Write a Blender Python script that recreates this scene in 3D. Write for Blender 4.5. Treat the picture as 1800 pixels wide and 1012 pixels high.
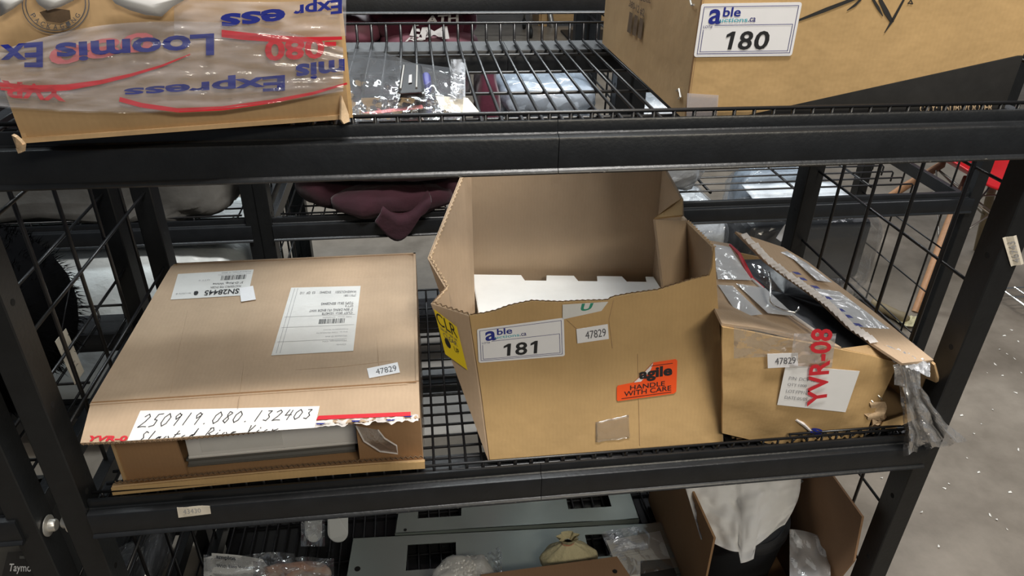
import bpy, math, random
from mathutils import Vector, Matrix, noise
V = Vector
for o in list(bpy.data.objects): bpy.data.objects.remove(o, do_unlink=True)
SC = bpy.context.scene; COL = SC.collection
random.seed(7)

# ------------------------------------------------------------------ camera
CAMP = V((0.45875, -0.73020, 0.74227)); YAW, PITCH, ROLL, FPX = 0.136262, 0.528210, 0.019111, 1262.1
cy, sy, cp, sp = math.cos(YAW), math.sin(YAW), math.cos(PITCH), math.sin(PITCH)
FW = V((sy*cp, cy*cp, -sp)); r0 = V((cy, -sy, 0)); u0 = r0.cross(FW)
RT = math.cos(ROLL)*r0 + math.sin(ROLL)*u0; UP = -math.sin(ROLL)*r0 + math.cos(ROLL)*u0
cd = bpy.data.cameras.new('camera'); cam = bpy.data.objects.new('camera', cd); COL.objects.link(cam)
cd.sensor_width = 36; cd.lens = FPX/1800*36; cd.clip_start = 0.02; cd.clip_end = 60
M = Matrix.Identity(4)
for i in range(3): M[i][0], M[i][1], M[i][2], M[i][3] = RT[i], UP[i], -FW[i], CAMP[i]
cam.matrix_world = M; SC.camera = cam

# ------------------------------------------------------------------ world, lamps, exposure
w = bpy.data.worlds.new('warehouse_air'); SC.world = w; w.use_nodes = True
w.node_tree.nodes['Background'].inputs[0].default_value = (0.80, 0.88, 1.0, 1)
w.node_tree.nodes['Background'].inputs[1].default_value = 0.085
def area(name, loc, target, sx, sy_, power, col):
    l = bpy.data.lights.new(name, 'AREA'); l.shape = 'RECTANGLE'; l.size = sx; l.size_y = sy_; l.energy = power; l.color = col
    o = bpy.data.objects.new(name, l); COL.objects.link(o); o.location = loc
    o.rotation_euler = (V(target)-V(loc)).to_track_quat('-Z', 'Y').to_euler()
    return o
area('ceiling_or_fill_lamp', (0.95, -0.40, 2.5), (0.85, 0.1, 0.0), 1.0, 0.22, 50, (1.0, 0.96, 0.91))
area('ceiling_or_fill_lamp', (1.6, -2.3, 2.2), (0.9, 0.0, 0.0), 1.4, 0.25, 32, (1.0, 0.91, 0.75))  # fill lamp added in front to brighten the low shelf
area('ceiling_or_fill_lamp', (0.35, 0.74, 2.7), (0.35, 0.72, 0.0), 2.8, 0.3, 46, (0.88, 0.96, 1.0))  # stretched and placed over the rack gap to brighten the duvet pack
area('ceiling_or_fill_lamp', (0.9, 4.4, 2.9), (0.8, 2.0, -0.65), 3.2, 0.5, 85, (0.92, 0.98, 1.0))
area('ceiling_or_fill_lamp', (3.9, 2.2, 2.9), (2.6, 1.2, -0.65), 2.4, 0.5, 26, (0.97, 0.97, 1.0))
vs = SC.view_settings; vs.view_transform = 'Standard'; vs.look = 'None'; vs.gamma = 1; vs.exposure = 0.42
vs.use_curve_mapping = False

# ------------------------------------------------------------------ measuring helpers: where a sight line meets a plane of the place
def ray(x, y): return FW*FPX + RT*(x-900) + UP*(506-y)
def hit(x, y, P, n):
    d = ray(x, y); n = V(n); return CAMP + d*((V(P)-CAMP).dot(n)/d.dot(n))
def onz(x, y, z): return hit(x, y, (0, 0, z), (0, 0, 1))
def ony(x, y, Y): return hit(x, y, (0, Y, 0), (0, 1, 0))
def onx(x, y, X): return hit(x, y, (X, 0, 0), (1, 0, 0))

# ------------------------------------------------------------------ materials
MT = {}
def mat(name, col, rough=0.6, metal=0.0, var=0.0, scale=8.0, bump=0.0, bscale=60.0, stretch=(1, 1, 1), spec=0.5, col2=None, trans=0.0, alpha=1.0, sheen=0.0):
    m = bpy.data.materials.new(name); m.use_nodes = True; nt = m.node_tree; b = nt.nodes['Principled BSDF']
    b.inputs['Base Color'].default_value = (*col, 1); b.inputs['Roughness'].default_value = rough; b.inputs['Metallic'].default_value = metal
    b.inputs['Specular IOR Level'].default_value = spec
    if trans: b.inputs['Transmission Weight'].default_value = trans
    if alpha < 1: b.inputs['Alpha'].default_value = alpha
    if sheen: b.inputs['Sheen Weight'].default_value = sheen
    tc = nt.nodes.new('ShaderNodeTexCoord'); mp = nt.nodes.new('ShaderNodeMapping'); nt.links.new(tc.outputs['Object'], mp.inputs[0])
    mp.inputs['Scale'].default_value = stretch
    if var or col2:
        n = nt.nodes.new('ShaderNodeTexNoise'); n.inputs['Scale'].default_value = scale; n.inputs['Detail'].default_value = 6; n.inputs['Roughness'].default_value = 0.65
        nt.links.new(mp.outputs[0], n.inputs['Vector'])
        r = nt.nodes.new('ShaderNodeValToRGB'); r.color_ramp.elements[0].position = 0.3; r.color_ramp.elements[1].position = 0.7
        c2 = col2 or tuple(min(1, c*(1+var)) for c in col); c1 = col if col2 else tuple(c*(1-var) for c in col)
        r.color_ramp.elements[0].color = (*c1, 1); r.color_ramp.elements[1].color = (*c2, 1)
        nt.links.new(n.outputs[0], r.inputs[0]); nt.links.new(r.outputs[0], b.inputs['Base Color'])
    if bump:
        n2 = nt.nodes.new('ShaderNodeTexNoise'); n2.inputs['Scale'].default_value = bscale; n2.inputs['Detail'].default_value = 5
        nt.links.new(mp.outputs[0], n2.inputs['Vector'])
        bp = nt.nodes.new('ShaderNodeBump'); bp.inputs['Strength'].default_value = bump; bp.inputs['Distance'].default_value = 0.01
        nt.links.new(n2.outputs[0], bp.inputs['Height']); nt.links.new(bp.outputs[0], b.inputs['Normal'])
    MT[name] = m; return m
def film(name, tint=(1, 1, 1), haze=0.08, gloss=0.25, bump=0.6, bscale=45, hcol=(0.85, 0.88, 0.92), rough=0.12):
    m = bpy.data.materials.new(name); m.use_nodes = True; nt = m.node_tree; N = nt.nodes; L = nt.links
    for n in list(N): N.remove(n)
    out = N.new('ShaderNodeOutputMaterial'); tr = N.new('ShaderNodeBsdfTransparent'); tr.inputs[0].default_value = (*tint, 1)
    gl = N.new('ShaderNodeBsdfGlossy'); gl.inputs['Roughness'].default_value = rough; df = N.new('ShaderNodeBsdfDiffuse'); df.inputs[0].default_value = (*hcol, 1)
    tc = N.new('ShaderNodeTexCoord'); no = N.new('ShaderNodeTexNoise'); no.inputs['Scale'].default_value = bscale; no.inputs['Detail'].default_value = 4; no.inputs['Distortion'].default_value = 1.2
    L.new(tc.outputs['Object'], no.inputs['Vector'])
    bp = N.new('ShaderNodeBump'); bp.inputs['Strength'].default_value = bump; bp.inputs['Distance'].default_value = 0.012
    L.new(no.outputs[0], bp.inputs['Height']); L.new(bp.outputs[0], gl.inputs['Normal'])
    lw = N.new('ShaderNodeLayerWeight'); lw.inputs[0].default_value = 0.35; L.new(bp.outputs[0], lw.inputs['Normal'])
    ma = N.new('ShaderNodeMath'); ma.operation = 'MULTIPLY_ADD'; ma.inputs[1].default_value = 0.45; ma.inputs[2].default_value = gloss*0.3
    L.new(lw.outputs['Fresnel'], ma.inputs[0])
    m1 = N.new('ShaderNodeMixShader'); m1.inputs[0].default_value = haze; L.new(tr.outputs[0], m1.inputs[1]); L.new(df.outputs[0], m1.inputs[2])
    m2 = N.new('ShaderNodeMixShader'); L.new(ma.outputs[0], m2.inputs[0]); L.new(m1.outputs[0], m2.inputs[1]); L.new(gl.outputs[0], m2.inputs[2])
    L.new(m2.outputs[0], out.inputs[0]); MT[name] = m; return m
def cardboard(name, col, var=0.10, rough=0.72, flute=(60, 0, 0)):
    m = mat(name, col, rough=rough, var=var*1.25, scale=5, bump=0.55, bscale=7, stretch=(1, 1, 1), spec=0.25)
    nt = m.node_tree; b = nt.nodes['Principled BSDF']
    # fine fluting lines and soft smudges over the paper colour
    src = b.inputs['Base Color'].links[0].from_socket
    wv = nt.nodes.new('ShaderNodeTexWave'); wv.inputs['Scale'].default_value = 55; wv.inputs['Distortion'].default_value = 5; wv.inputs['Detail'].default_value = 2
    wv.bands_direction = 'X'
    tc = nt.nodes.new('ShaderNodeTexCoord'); nt.links.new(tc.outputs['Object'], wv.inputs['Vector'])
    mx = nt.nodes.new('ShaderNodeMixRGB'); mx.blend_type = 'MULTIPLY'; mx.inputs[0].default_value = 0.025
    nt.links.new(src, mx.inputs[1]); nt.links.new(wv.outputs[0], mx.inputs[2]); nt.links.new(mx.outputs[0], b.inputs['Base Color'])
    return m
cardboard('card_kraft', (0.47, 0.315, 0.165))
cardboard('card_warm', (0.52, 0.345, 0.16))
cardboard('card_pale', (0.47, 0.345, 0.235))
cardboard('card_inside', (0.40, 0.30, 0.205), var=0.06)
cardboard('card_brown', (0.33, 0.195, 0.10), var=0.06)
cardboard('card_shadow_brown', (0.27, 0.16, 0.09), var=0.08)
mat('card_edge', (0.58, 0.42, 0.26), rough=0.9, var=0.25, scale=120)
mat('flute_dark', (0.16, 0.10, 0.055), rough=0.9)
mat('black_coat', (0.0095, 0.0105, 0.012), rough=0.36, var=0.25, scale=30, bump=0.05, bscale=180, spec=0.5)
mat('black_post', (0.010, 0.011, 0.012), rough=0.42, var=0.2, scale=30, bump=0.04, bscale=150, spec=0.4)
mat('black_wire', (0.011, 0.011, 0.012), rough=0.33, spec=0.6)
mat('slot_black', (0.003, 0.003, 0.003), rough=0.9)
mat('worn_edge', (0.20, 0.19, 0.17), rough=0.45, metal=0.3, var=0.4, scale=60)
mat('bolt_steel', (0.62, 0.60, 0.55), rough=0.35, metal=0.7)
mat('paper_white', (0.80, 0.80, 0.80), rough=0.75, var=0.03, scale=20)
mat('label_white', (0.82, 0.82, 0.84), rough=0.4, var=0.02, scale=20)
mat('paper_grey', (0.66, 0.66, 0.64), rough=0.8, var=0.05, scale=30)
mat('paper_cream', (0.72, 0.66, 0.55), rough=0.8, var=0.05, scale=30)
mat('ink_black', (0.012, 0.012, 0.014), rough=0.6)
mat('ink_grey', (0.10, 0.10, 0.11), rough=0.7)
mat('ink_faint', (0.33, 0.33, 0.34), rough=0.8)
mat('ink_blue', (0.012, 0.022, 0.24), rough=0.5)
mat('ink_navy', (0.03, 0.03, 0.17), rough=0.5)
mat('ink_teal', (0.10, 0.42, 0.50), rough=0.5)
mat('ink_green', (0.02, 0.25, 0.16), rough=0.6)
mat('ink_red', (0.62, 0.02, 0.035), rough=0.45)
mat('ink_pink', (0.60, 0.16, 0.18), rough=0.5)
mat('print_black', (0.022, 0.021, 0.02), rough=0.55, var=0.3, scale=25)
mat('print_worn', (0.13, 0.085, 0.05), rough=0.7, var=0.4, scale=60)
mat('sticker_yellow', (0.80, 0.60, 0.015), rough=0.5, var=0.04, scale=10)
mat('sticker_orange', (0.95, 0.10, 0.015), rough=0.45)
mat('torn_white', (0.72, 0.68, 0.66), rough=0.9, var=0.15, scale=90)
mat('binder_white', (0.74, 0.74, 0.73), rough=0.3, var=0.02)
mat('sheet_steel', (0.94, 0.96, 0.96), rough=0.42, metal=0.25, var=0.04, scale=14, bump=0.02, bscale=15)
mat('panel_steel', (0.46, 0.53, 0.50), rough=0.20, metal=0.65, var=0.05, scale=6)
mat('bracket_white', (0.62, 0.64, 0.63), rough=0.35)
mat('chrome_wire', (0.75, 0.75, 0.73), rough=0.22, metal=1.0)
mat('concrete', (0.125, 0.104, 0.080), rough=0.40, col2=(0.27, 0.232, 0.19), scale=3.2, bump=0.14, bscale=14, spec=0.35)
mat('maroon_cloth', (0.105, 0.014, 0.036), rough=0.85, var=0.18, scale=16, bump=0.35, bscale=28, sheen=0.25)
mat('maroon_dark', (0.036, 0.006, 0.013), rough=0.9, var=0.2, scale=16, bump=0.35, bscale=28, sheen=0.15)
mat('maroon_smooth', (0.22, 0.085, 0.12), rough=0.55, var=0.08, scale=10)
mat('grey_cloth', (0.15, 0.146, 0.135), rough=0.5, var=0.25, scale=12, bump=0.4, bscale=14)
mat('duvet_white', (0.82, 0.88, 0.88), rough=0.35, var=0.05, scale=18, bump=0.9, bscale=10, stretch=(1, 3, 1))
mat('pack_blue', (0.52, 0.60, 0.70), rough=0.35, var=0.18, scale=16, bump=0.9, bscale=16)
mat('pack_pale', (0.66, 0.70, 0.74), rough=0.35, var=0.14, scale=18, bump=0.9, bscale=18)
mat('pack_dark', (0.035, 0.04, 0.05), rough=0.35, var=0.3, scale=10, bump=0.3, bscale=12)
mat('fur_black', (0.004, 0.004, 0.0045), rough=1.0, spec=0.03)
mat('fur_grey', (0.03, 0.029, 0.03), rough=1.0, spec=0.03)
mat('plastic_black', (0.010, 0.010, 0.011), rough=0.25)
mat('plastic_charcoal', (0.032, 0.034, 0.038), rough=0.42, var=0.08, scale=30)
mat('plastic_grey', (0.10, 0.10, 0.095), rough=0.5)
mat('red_shell', (0.50, 0.008, 0.012), rough=0.33)
mat('beech', (0.46, 0.24, 0.12), rough=0.5, var=0.14, scale=14, stretch=(6, 6, 1))
mat('beech_dark', (0.17, 0.075, 0.04), rough=0.5, var=0.2, scale=14)
mat('wood_olive', (0.20, 0.155, 0.085), rough=0.55, var=0.14, scale=14)
mat('wire_steel', (0.34, 0.32, 0.29), rough=0.35, metal=0.8)
mat('crate_wood', (0.48, 0.30, 0.13), rough=0.6, var=0.16, scale=9, stretch=(1, 1, 6))
mat('tissue_white', (0.74, 0.74, 0.74), rough=0.85, var=0.04, scale=10)
mat('pouch_cloth', (0.52, 0.47, 0.29), rough=0.85, var=0.12, scale=40, bump=0.3, bscale=160)
mat('scrap_white', (0.75, 0.73, 0.68), rough=0.8)
mat('rubber_black', (0.012, 0.012, 0.012), rough=0.6)
mat('orange_print', (0.40, 0.13, 0.04), rough=0.6, col2=(0.62, 0.55, 0.48), scale=22)
film('clear_film', haze=0.05, gloss=0.12, bump=0.35, bscale=13)
film('tape_film', haze=0.27, gloss=0.14, bump=0.35, bscale=13, hcol=(0.80, 0.78, 0.82))
film('milky_sheen_film', haze=0.55, gloss=0.25, bump=0.4, bscale=20, hcol=(0.80, 0.83, 0.88))  # strong haze paints the tape sheen; also used for whitish plastic
film('bubble_film', haze=0.50, gloss=0.6, bump=0.4, bscale=60, hcol=(0.86, 0.84, 0.78))
film('highlight_film', haze=0.20, gloss=0.5, bump=0.5, bscale=22, hcol=(0.92, 0.92, 0.92), rough=0.10)  # white haze stands in for bright highlights on the hanging tape
film('bag_clear', haze=0.045, gloss=0.10, bump=0.12, bscale=10)
film('glare_film', haze=0.05, gloss=0.22, bump=0.45, bscale=16, hcol=(0.9, 0.9, 0.95), rough=0.16)
film('grey_film', haze=0.14, gloss=0.15, bump=0.3, bscale=10, hcol=(0.5, 0.5, 0.5))

# ------------------------------------------------------------------ mesh building
class MB:
    def __init__(s): s.v = []; s.f = []
    def add(s, vs_, fs):
        o = len(s.v); s.v += [V(p) for p in vs_]; s.f += [tuple(i+o for i in f) for f in fs]; return s
    def box(s, a, b):
        (x0, y0, z0), (x1, y1, z1) = a, b
        return s.hexa([(x0, y0, z0), (x1, y0, z0), (x1, y1, z0), (x0, y1, z0), (x0, y0, z1), (x1, y0, z1), (x1, y1, z1), (x0, y1, z1)])
    def hexa(s, p): return s.add(p, [(3, 2, 1, 0), (4, 5, 6, 7), (0, 1, 5, 4), (1, 2, 6, 5), (2, 3, 7, 6), (3, 0, 4, 7)])
    def tube(s, path, r, n=6, closed=False):
        path = [V(p) for p in path]; rings = []; prev = None
        for i, p in enumerate(path):
            a = path[i-1] if (i or closed) else path[0]; b = path[(i+1) % len(path)] if (i < len(path)-1 or closed) else path[-1]
            t = (b-a).normalized()
            if prev is None:
                prev = t.orthogonal().normalized()
            nn = (prev - t*prev.dot(t)); nn = nn.normalized() if nn.length > 1e-6 else t.orthogonal().normalized(); prev = nn; bb = t.cross(nn)
            rr = r[i] if isinstance(r, (list, tuple)) else r
            rings.append([p + (nn*math.cos(2*math.pi*k/n) + bb*math.sin(2*math.pi*k/n))*rr for k in range(n)])
        vs_ = [q for g in rings for q in g]; fs = []; m = len(rings)
        for i in range(m if closed else m-1):
            j = (i+1) % m
            for k in range(n): fs.append((i*n+k, i*n+(k+1) % n, j*n+(k+1) % n, j*n+k))
        if not closed: fs += [tuple(range(n-1, -1, -1)), tuple((m-1)*n+k for k in range(n))]
        return s.add(vs_, fs)
    def panel(s, poly, t, n=None):           # flat polygon given thickness t along its normal
        poly = [V(p) for p in poly]
        if n is None:
            n = V((0, 0, 0))
            for i in range(len(poly)): n += poly[i].cross(poly[(i+1) % len(poly)])
            n.normalize()
        k = len(poly); q = [p + n*t for p in poly]
        return s.add(poly+q, [tuple(range(k-1, -1, -1)), tuple(range(k, 2*k))] + [(i, (i+1) % k, k+(i+1) % k, k+i) for i in range(k)])
    def prism(s, prof, fn, a, b):            # 2-D profile swept between two stations
        k = len(prof); return s.add([fn(a, *p) for p in prof]+[fn(b, *p) for p in prof],
            [tuple(range(k)), tuple(range(2*k-1, k-1, -1))]+[((i+1) % k, i, k+i, k+(i+1) % k) for i in range(k)])
    def grid(s, fn, nu, nv, t=0.0, closed_u=False):   # fn(u, v) -> point; t gives thickness
        P = [[V(fn(i/nu, j/nv)) for j in range(nv+1)] for i in range(nu+1)]
        def idx(i, j): return i*(nv+1)+j
        fs = [(idx(i, j), idx(i+1, j), idx(i+1, j+1), idx(i, j+1)) for i in range(nu) for j in range(nv)]
        vs_ = [p for r in P for p in r]
        if not t: return s.add(vs_, fs)
        nr = []
        for i in range(nu+1):
            for j in range(nv+1):
                a = P[min(i+1, nu)][j]-P[max(i-1, 0)][j]; b = P[i][min(j+1, nv)]-P[i][max(j-1, 0)]
                c = a.cross(b); nr.append(c.normalized() if c.length > 1e-12 else V((0, 0, 1)))
        m = len(vs_); bot = [vs_[k]-nr[k]*t for k in range(m)]
        ring = [idx(i, 0) for i in range(nu)]+[idx(nu, j) for j in range(nv)]+[idx(i, nv) for i in range(nu, 0, -1)]+[idx(0, j) for j in range(nv, 0, -1)]
        side = [(ring[(i+1) % len(ring)], ring[i], ring[i]+m, ring[(i+1) % len(ring)]+m) for i in range(len(ring))]
        return s.add(vs_+bot, fs+[tuple(q+m for q in reversed(f)) for f in fs]+side)
    def lathe(s, prof, c, n=28, ax=(1, 0, 0), ay=(0, 1, 0), az=(0, 0, 1)):
        c, ax, ay, az = V(c), V(ax), V(ay), V(az); m = len(prof); vs_ = []
        for k in range(n):
            a = 2*math.pi*k/n
            for r, z in prof: vs_.append(c+ax*(r*math.cos(a))+ay*(r*math.sin(a))+az*z)
        fs = [(k*m+i, ((k+1) % n)*m+i, ((k+1) % n)*m+i+1, k*m+i+1) for k in range(n) for i in range(m-1)]
        return s.add(vs_, fs)
    def blob(s, c, size, e=0.6, amp=0.0, freq=8.0, seed=0, nu=44, nv=22, rot=0.0, flat=True, aniso=(1, 1, 1)):
        c = V(c); R = Matrix.Rotation(rot, 3, 'Z'); off = V((seed*7.3, seed*3.1, seed*5.7))
        def pw(x, k): return math.copysign(abs(x)**k, x)
        vs_ = []; fs = []
        for j in range(nv+1):
            ph = -math.pi/2+math.pi*j/nv
            for i in range(nu):
                th = 2*math.pi*i/nu
                d = V((pw(math.cos(ph), e)*pw(math.cos(th), e), pw(math.cos(ph), e)*pw(math.sin(th), e), pw(math.sin(ph), e)))
                p = V((d.x*size[0]/2, d.y*size[1]/2, d.z*size[2]/2))
                q = V((p.x*aniso[0], p.y*aniso[1], p.z*aniso[2]))*freq+off
                dn = d.normalized() if d.length > 1e-6 else V((0, 0, 1))
                k = noise.fractal(q, 0.9, 2.1, 4)+0.5*(1-abs(noise.noise(q*0.7))*3)*0.5
                p = p+dn*(amp*k)
                if flat: p.z = max(p.z, -size[2]/2)
                vs_.append(c+R@p)
        for j in range(nv):
            for i in range(nu): fs.append((j*nu+i, j*nu+(i+1) % nu, (j+1)*nu+(i+1) % nu, (j+1)*nu+i))
        return s.add(vs_, fs)
    def mesh(s, name, base=(0, 0, 0), smooth=False, bevel=0.0, angle=None):
        me = bpy.data.meshes.new(name); b = V(base); me.from_pydata([p-b for p in s.v], [], s.f); me.update()
        if smooth:
            for p in me.polygons: p.use_smooth = True
            if angle: me.set_sharp_from_angle(angle=math.radians(angle))
        return me
def setp(o, label=None, cat=None, group=None, kind=None):
    if label: o['label'] = label
    if cat: o['category'] = cat
    if group: o['group'] = group
    if kind: o['kind'] = kind
    return o
class Thing:
    def __init__(s, name, base, label=None, cat=None, group=None, kind=None):
        s.o = bpy.data.objects.new(name, None); s.o.empty_display_size = 0.05; COL.objects.link(s.o); s.b = V(base); s.o.location = s.b
        setp(s.o, label, cat, group, kind)
    def part(s, name, mb, m, parent=None, smooth=False, label=None, bevel=0.0, angle=None, kind=None):
        me = mb.mesh(name, s.b, smooth, angle=angle) if isinstance(mb, MB) else mb
        o = bpy.data.objects.new(name, me); COL.objects.link(o); o.parent = parent or s.o
        if m and not me.materials: me.materials.append(MT[m])
        if bevel:
            b = o.modifiers.new('bevel', 'BEVEL'); b.width = bevel; b.segments = 2; b.limit_method = 'ANGLE'
        if label: o['label'] = label
        if kind: o['kind'] = kind
        return o
def single(name, mb, m, base, label, cat, group=None, kind=None, smooth=False, bevel=0.0, angle=None):
    me = mb.mesh(name, base, smooth, angle=angle); me.materials.append(MT[m]); o = bpy.data.objects.new(name, me); COL.objects.link(o); o.location = base
    if bevel:
        b = o.modifiers.new('bevel', 'BEVEL'); b.width = bevel; b.segments = 2; b.limit_method = 'ANGLE'
    return setp(o, label, cat, group, kind)
# -- flat print: a sheet of four corners (own bottom-left, bottom-right, top-right, top-left), things placed on it in 0..1
class Sheet:
    def __init__(s, p00, p10, p11, p01):
        s.p = [V(q) for q in (p00, p10, p11, p01)]; s.n = (s.p[1]-s.p[0]).cross(s.p[3]-s.p[0]).normalized()
        if s.n.dot(CAMP-s.p[0]) < 0: s.n = -s.n; s.flip = True
        else: s.flip = False
    def at(s, a, b, e=0.0):
        p = s.p; return p[0]*(1-a)*(1-b)+p[1]*a*(1-b)+p[2]*a*b+p[3]*(1-a)*b+s.n*e
    def sheet(s, t=0.0004, nu=8, nv=4, cut=0.0, warp=None, e=0.0003):
        def q(a, b): return s.at(a, b, e+t+(warp(a, b) if warp else 0))
        mb = MB()
        if cut:
            k = []
            for cx, cy_, a0 in ((1-cut, cut*2, -90), (1-cut, 1-cut*2, 0), (cut, 1-cut*2, 90), (cut, cut*2, 180)):
                for i in range(4):
                    a = math.radians(a0+30*i); k.append(s.at(cx+cut*math.cos(a), cy_+cut*2*math.sin(a), e))
            return mb.panel(k, t, s.n)
        return mb.grid(q, nu, nv, t)
    def line(s, pts, wd, e=0.0009):          # strokes of width wd (metres) as flat ribbons
        mb = MB(); P = [s.at(a, b, e) for a, b in pts]
        for i in range(len(P)-1):
            d = (P[i+1]-P[i])
            if d.length < 1e-7: continue
            d.normalize(); k = s.n.cross(d)*wd/2; x = d*wd*0.3
            mb.add([P[i]-k-x, P[i+1]-k+x, P[i+1]+k+x, P[i]+k-x], [(0, 1, 2, 3)])
        return mb
    def lines(s, strokes, wd, e=0.0009):
        mb = MB()
        for st in strokes:
            o = s.line(st, wd, e); mb.add(o.v, o.f)
        return mb
    def poly(s, pts, e=0.0009): return MB().add([s.at(a, b, e) for a, b in pts], [tuple(range(len(pts)))])
    def text(s, body, box, bold=0.0, shear=0.0, e=0.0009, keep=False):
        cu = bpy.data.curves.new('lettering', 'FONT'); cu.body = body; cu.offset = bold; cu.shear = shear; cu.resolution_u = 3; cu.fill_mode = 'BOTH'
        ob = bpy.data.objects.new('lettering', cu); COL.objects.link(ob); dg = bpy.context.evaluated_depsgraph_get()
        me = bpy.data.meshes.new_from_object(ob.evaluated_get(dg)); bpy.data.objects.remove(ob); bpy.data.curves.remove(cu)
        xs = [v.co.x for v in me.vertices]; ys = [v.co.y for v in me.vertices]
        x0, x1, y0, y1 = min(xs), max(xs), min(ys), max(ys); a0, b0, a1, b1 = box
        mb = MB(); mb.add([s.at(a0+(v.co.x-x0)/(x1-x0)*(a1-a0), b0+(v.co.y-y0)/max(1e-6, y1-y0)*(b1-b0), e) for v in me.vertices], [tuple(p.vertices) for p in me.polygons])
        bpy.data.meshes.remove(me); return mb
def zigzag(P, n, h, dirv, pitch=0.006):      # corrugated medium seen on a cut edge: P polyline, n across the board, h board thickness
    mb = MB(); n = V(n).normalized(); dirv = V(dirv).normalized()
    L = [(V(P[i+1])-V(P[i])).length for i in range(len(P)-1)]; tot = sum(L); k = max(4, int(tot/pitch*2)); pts = []
    for i in range(k+1):
        d = tot*i/k; j = 0
        while j < len(L)-1 and d > L[j]: d -= L[j]; j += 1
        p = V(P[j]).lerp(V(P[j+1]), min(1, d/max(L[j], 1e-9))); pts.append(p+n*(h*0.12 if i % 2 else h*0.88)+dirv*0.0006)
    for i in range(k):
        a, b = pts[i], pts[i+1]; t = n*h*0.16
        mb.add([a-t, b-t, b+t, a+t, a-t-dirv*.002, b-t-dirv*.002, b+t-dirv*.002, a+t-dirv*.002], [(0, 1, 2, 3), (4, 5, 1, 0), (3, 2, 6, 7)])
    return mb

# ------------------------------------------------------------------ floor
FZ = -0.65
fl = MB(); fl.grid(lambda u, v: (-6+14*u, -3+16*v, FZ), 28, 32)
single('floor', fl, 'concrete', (0, 0, FZ), 'grey stained concrete warehouse floor', 'floor', kind='structure')

# ------------------------------------------------------------------ shelving racks
BEAM = [(0.002, -0.0415), (-0.003, -0.0405), (-0.0042, -0.0385), (-0.0030, -0.0362), (0.0, -0.0345), (0.0, -0.003), (0.0012, -0.0008), (0.0035, 0.0), (0.0108, 0.0004),
        (0.0122, 0.002), (0.0124, 0.0125), (0.0135, 0.0145), (0.0168, 0.0145), (0.018, 0.013), (0.018, -0.005), (0.068, -0.005), (0.069, -0.0065), (0.069, -0.0405), (0.067, -0.0415)]
RBEAM = [(0.0, -0.0415), (0.0, -0.008), (0.002, -0.0055), (0.072, -0.0055), (0.073, -0.007), (0.073, -0.0415)]
def rack(name, X0, X1, Y0, Y1, levels, label, cat='shelving rack', group=None, top=1.05, joint=None, panels=(True, True), wires=(0.11, 0.205, 0.30, 0.395), hor=None, pw=0.033, sides=True):
    T = Thing(name, ((X0+X1)/2, (Y0+Y1)/2, FZ), label, cat, group)
    pz0 = FZ
    pm = MB(); prof = [(0.0015, 0), (pw-0.0015, 0), (pw, 0.0015), (pw, 0.0385), (pw-0.0015, 0.04), (0.0015, 0.04), (0, 0.0385), (0, 0.0015)]
    pm.prism(prof, lambda s, a, b: (a, b, s), 0, top-pz0)
    me = pm.mesh('post'); me.materials.append(MT['black_post'])
    slot = MB(); slot.lathe([(0, 0.0), (0.0042, 0.0), (0.0042, 0.0006), (0, 0.0006)], (0, 0, 0), 12, (0, 1, 0), (0, 0, 1), (1, 0, 0)); sme = slot.mesh('bolt_hole'); sme.materials.append(MT['slot_black'])
    for px, py, inner in ((X0-pw, Y0, 1), (X1-0.012, Y0, -1), (X0-pw, Y1-0.04, 1), (X1-0.012, Y1-0.04, -1)):
        o = T.part('post', me, None); o.location = V((px, py, pz0))-T.b
        k = pz0+0.09
        while k < top-0.05:
            h = T.part('bolt_hole', sme, None, o); h.location = V(((pw-0.0003) if inner > 0 else -0.0003, 0.017, k-pz0)); k += 0.146
    for L in levels:
        segs = [(X0+0.0005, X1)] if not joint else [(X0+0.0005, joint-0.0004), (joint+0.0004, X1)]
        for a, b in segs:
            T.part('beam', MB().prism(BEAM, lambda s, y, z: (s, Y0-0.004+y, L+z), a, b), 'black_coat', smooth=True, angle=40)
            T.part('rear_beam', MB().prism(RBEAM[::-1], lambda s, y, z: (s, Y1+0.002-y, L+z), a, b), 'black_coat', smooth=True, angle=40)
        for X in (X0-0.012, X1+0.006) if sides else ():
            T.part('side_rail', MB().box((X-0.008, Y0+0.04, L-0.040), (X+0.008, Y1-0.04, L-0.006)), 'black_coat', bevel=0.001)
    hz = hor or [0.11-0.1455*k for k in range(-6, 6)]
    for X, on in ((X0-0.015, panels[0]), (X1+0.005, panels[1])):
        if not on: continue
        for yy in wires:
            T.part('side_wire', MB().tube([(X, Y0+yy, FZ+0.03), (X, Y0+yy, top-0.02)], 0.0029, 8), 'black_wire', smooth=True)
        for zz in hz:
            if FZ+0.03 < zz < top: T.part('side_wire', MB().tube([(X+0.004, Y0+0.015, zz), (X+0.004, Y1-0.015, zz)], 0.0024, 8), 'black_wire', smooth=True)
    return T
JX = 0.6061
R1 = rack('shelving_rack', 0.0, 1.2, 0.0, 0.515, (0.0, 0.497, -0.497), 'black steel rack with two-piece beams, holding the open carton marked 181', joint=JX)
R2 = rack('shelving_rack', -1.29, -0.0875, 0.0, 0.515, (0.0, 0.497, -0.497), 'black steel rack bolted beside the binder carton shelf, holding black fur', wires=(0.135,))
R3 = rack('shelving_rack', 0.10, 0.925, 0.88, 1.395, (0.0, 0.515, -0.497), 'black steel rack behind, holding the maroon clothing pile', wires=(0.10, 0.30))
R5 = rack('shelving_rack', 0.985, 1.925, 0.88, 1.395, (0.0, 0.515, -0.497), 'black steel rack behind, next to the red chair', wires=(0.10, 0.30))
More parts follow.
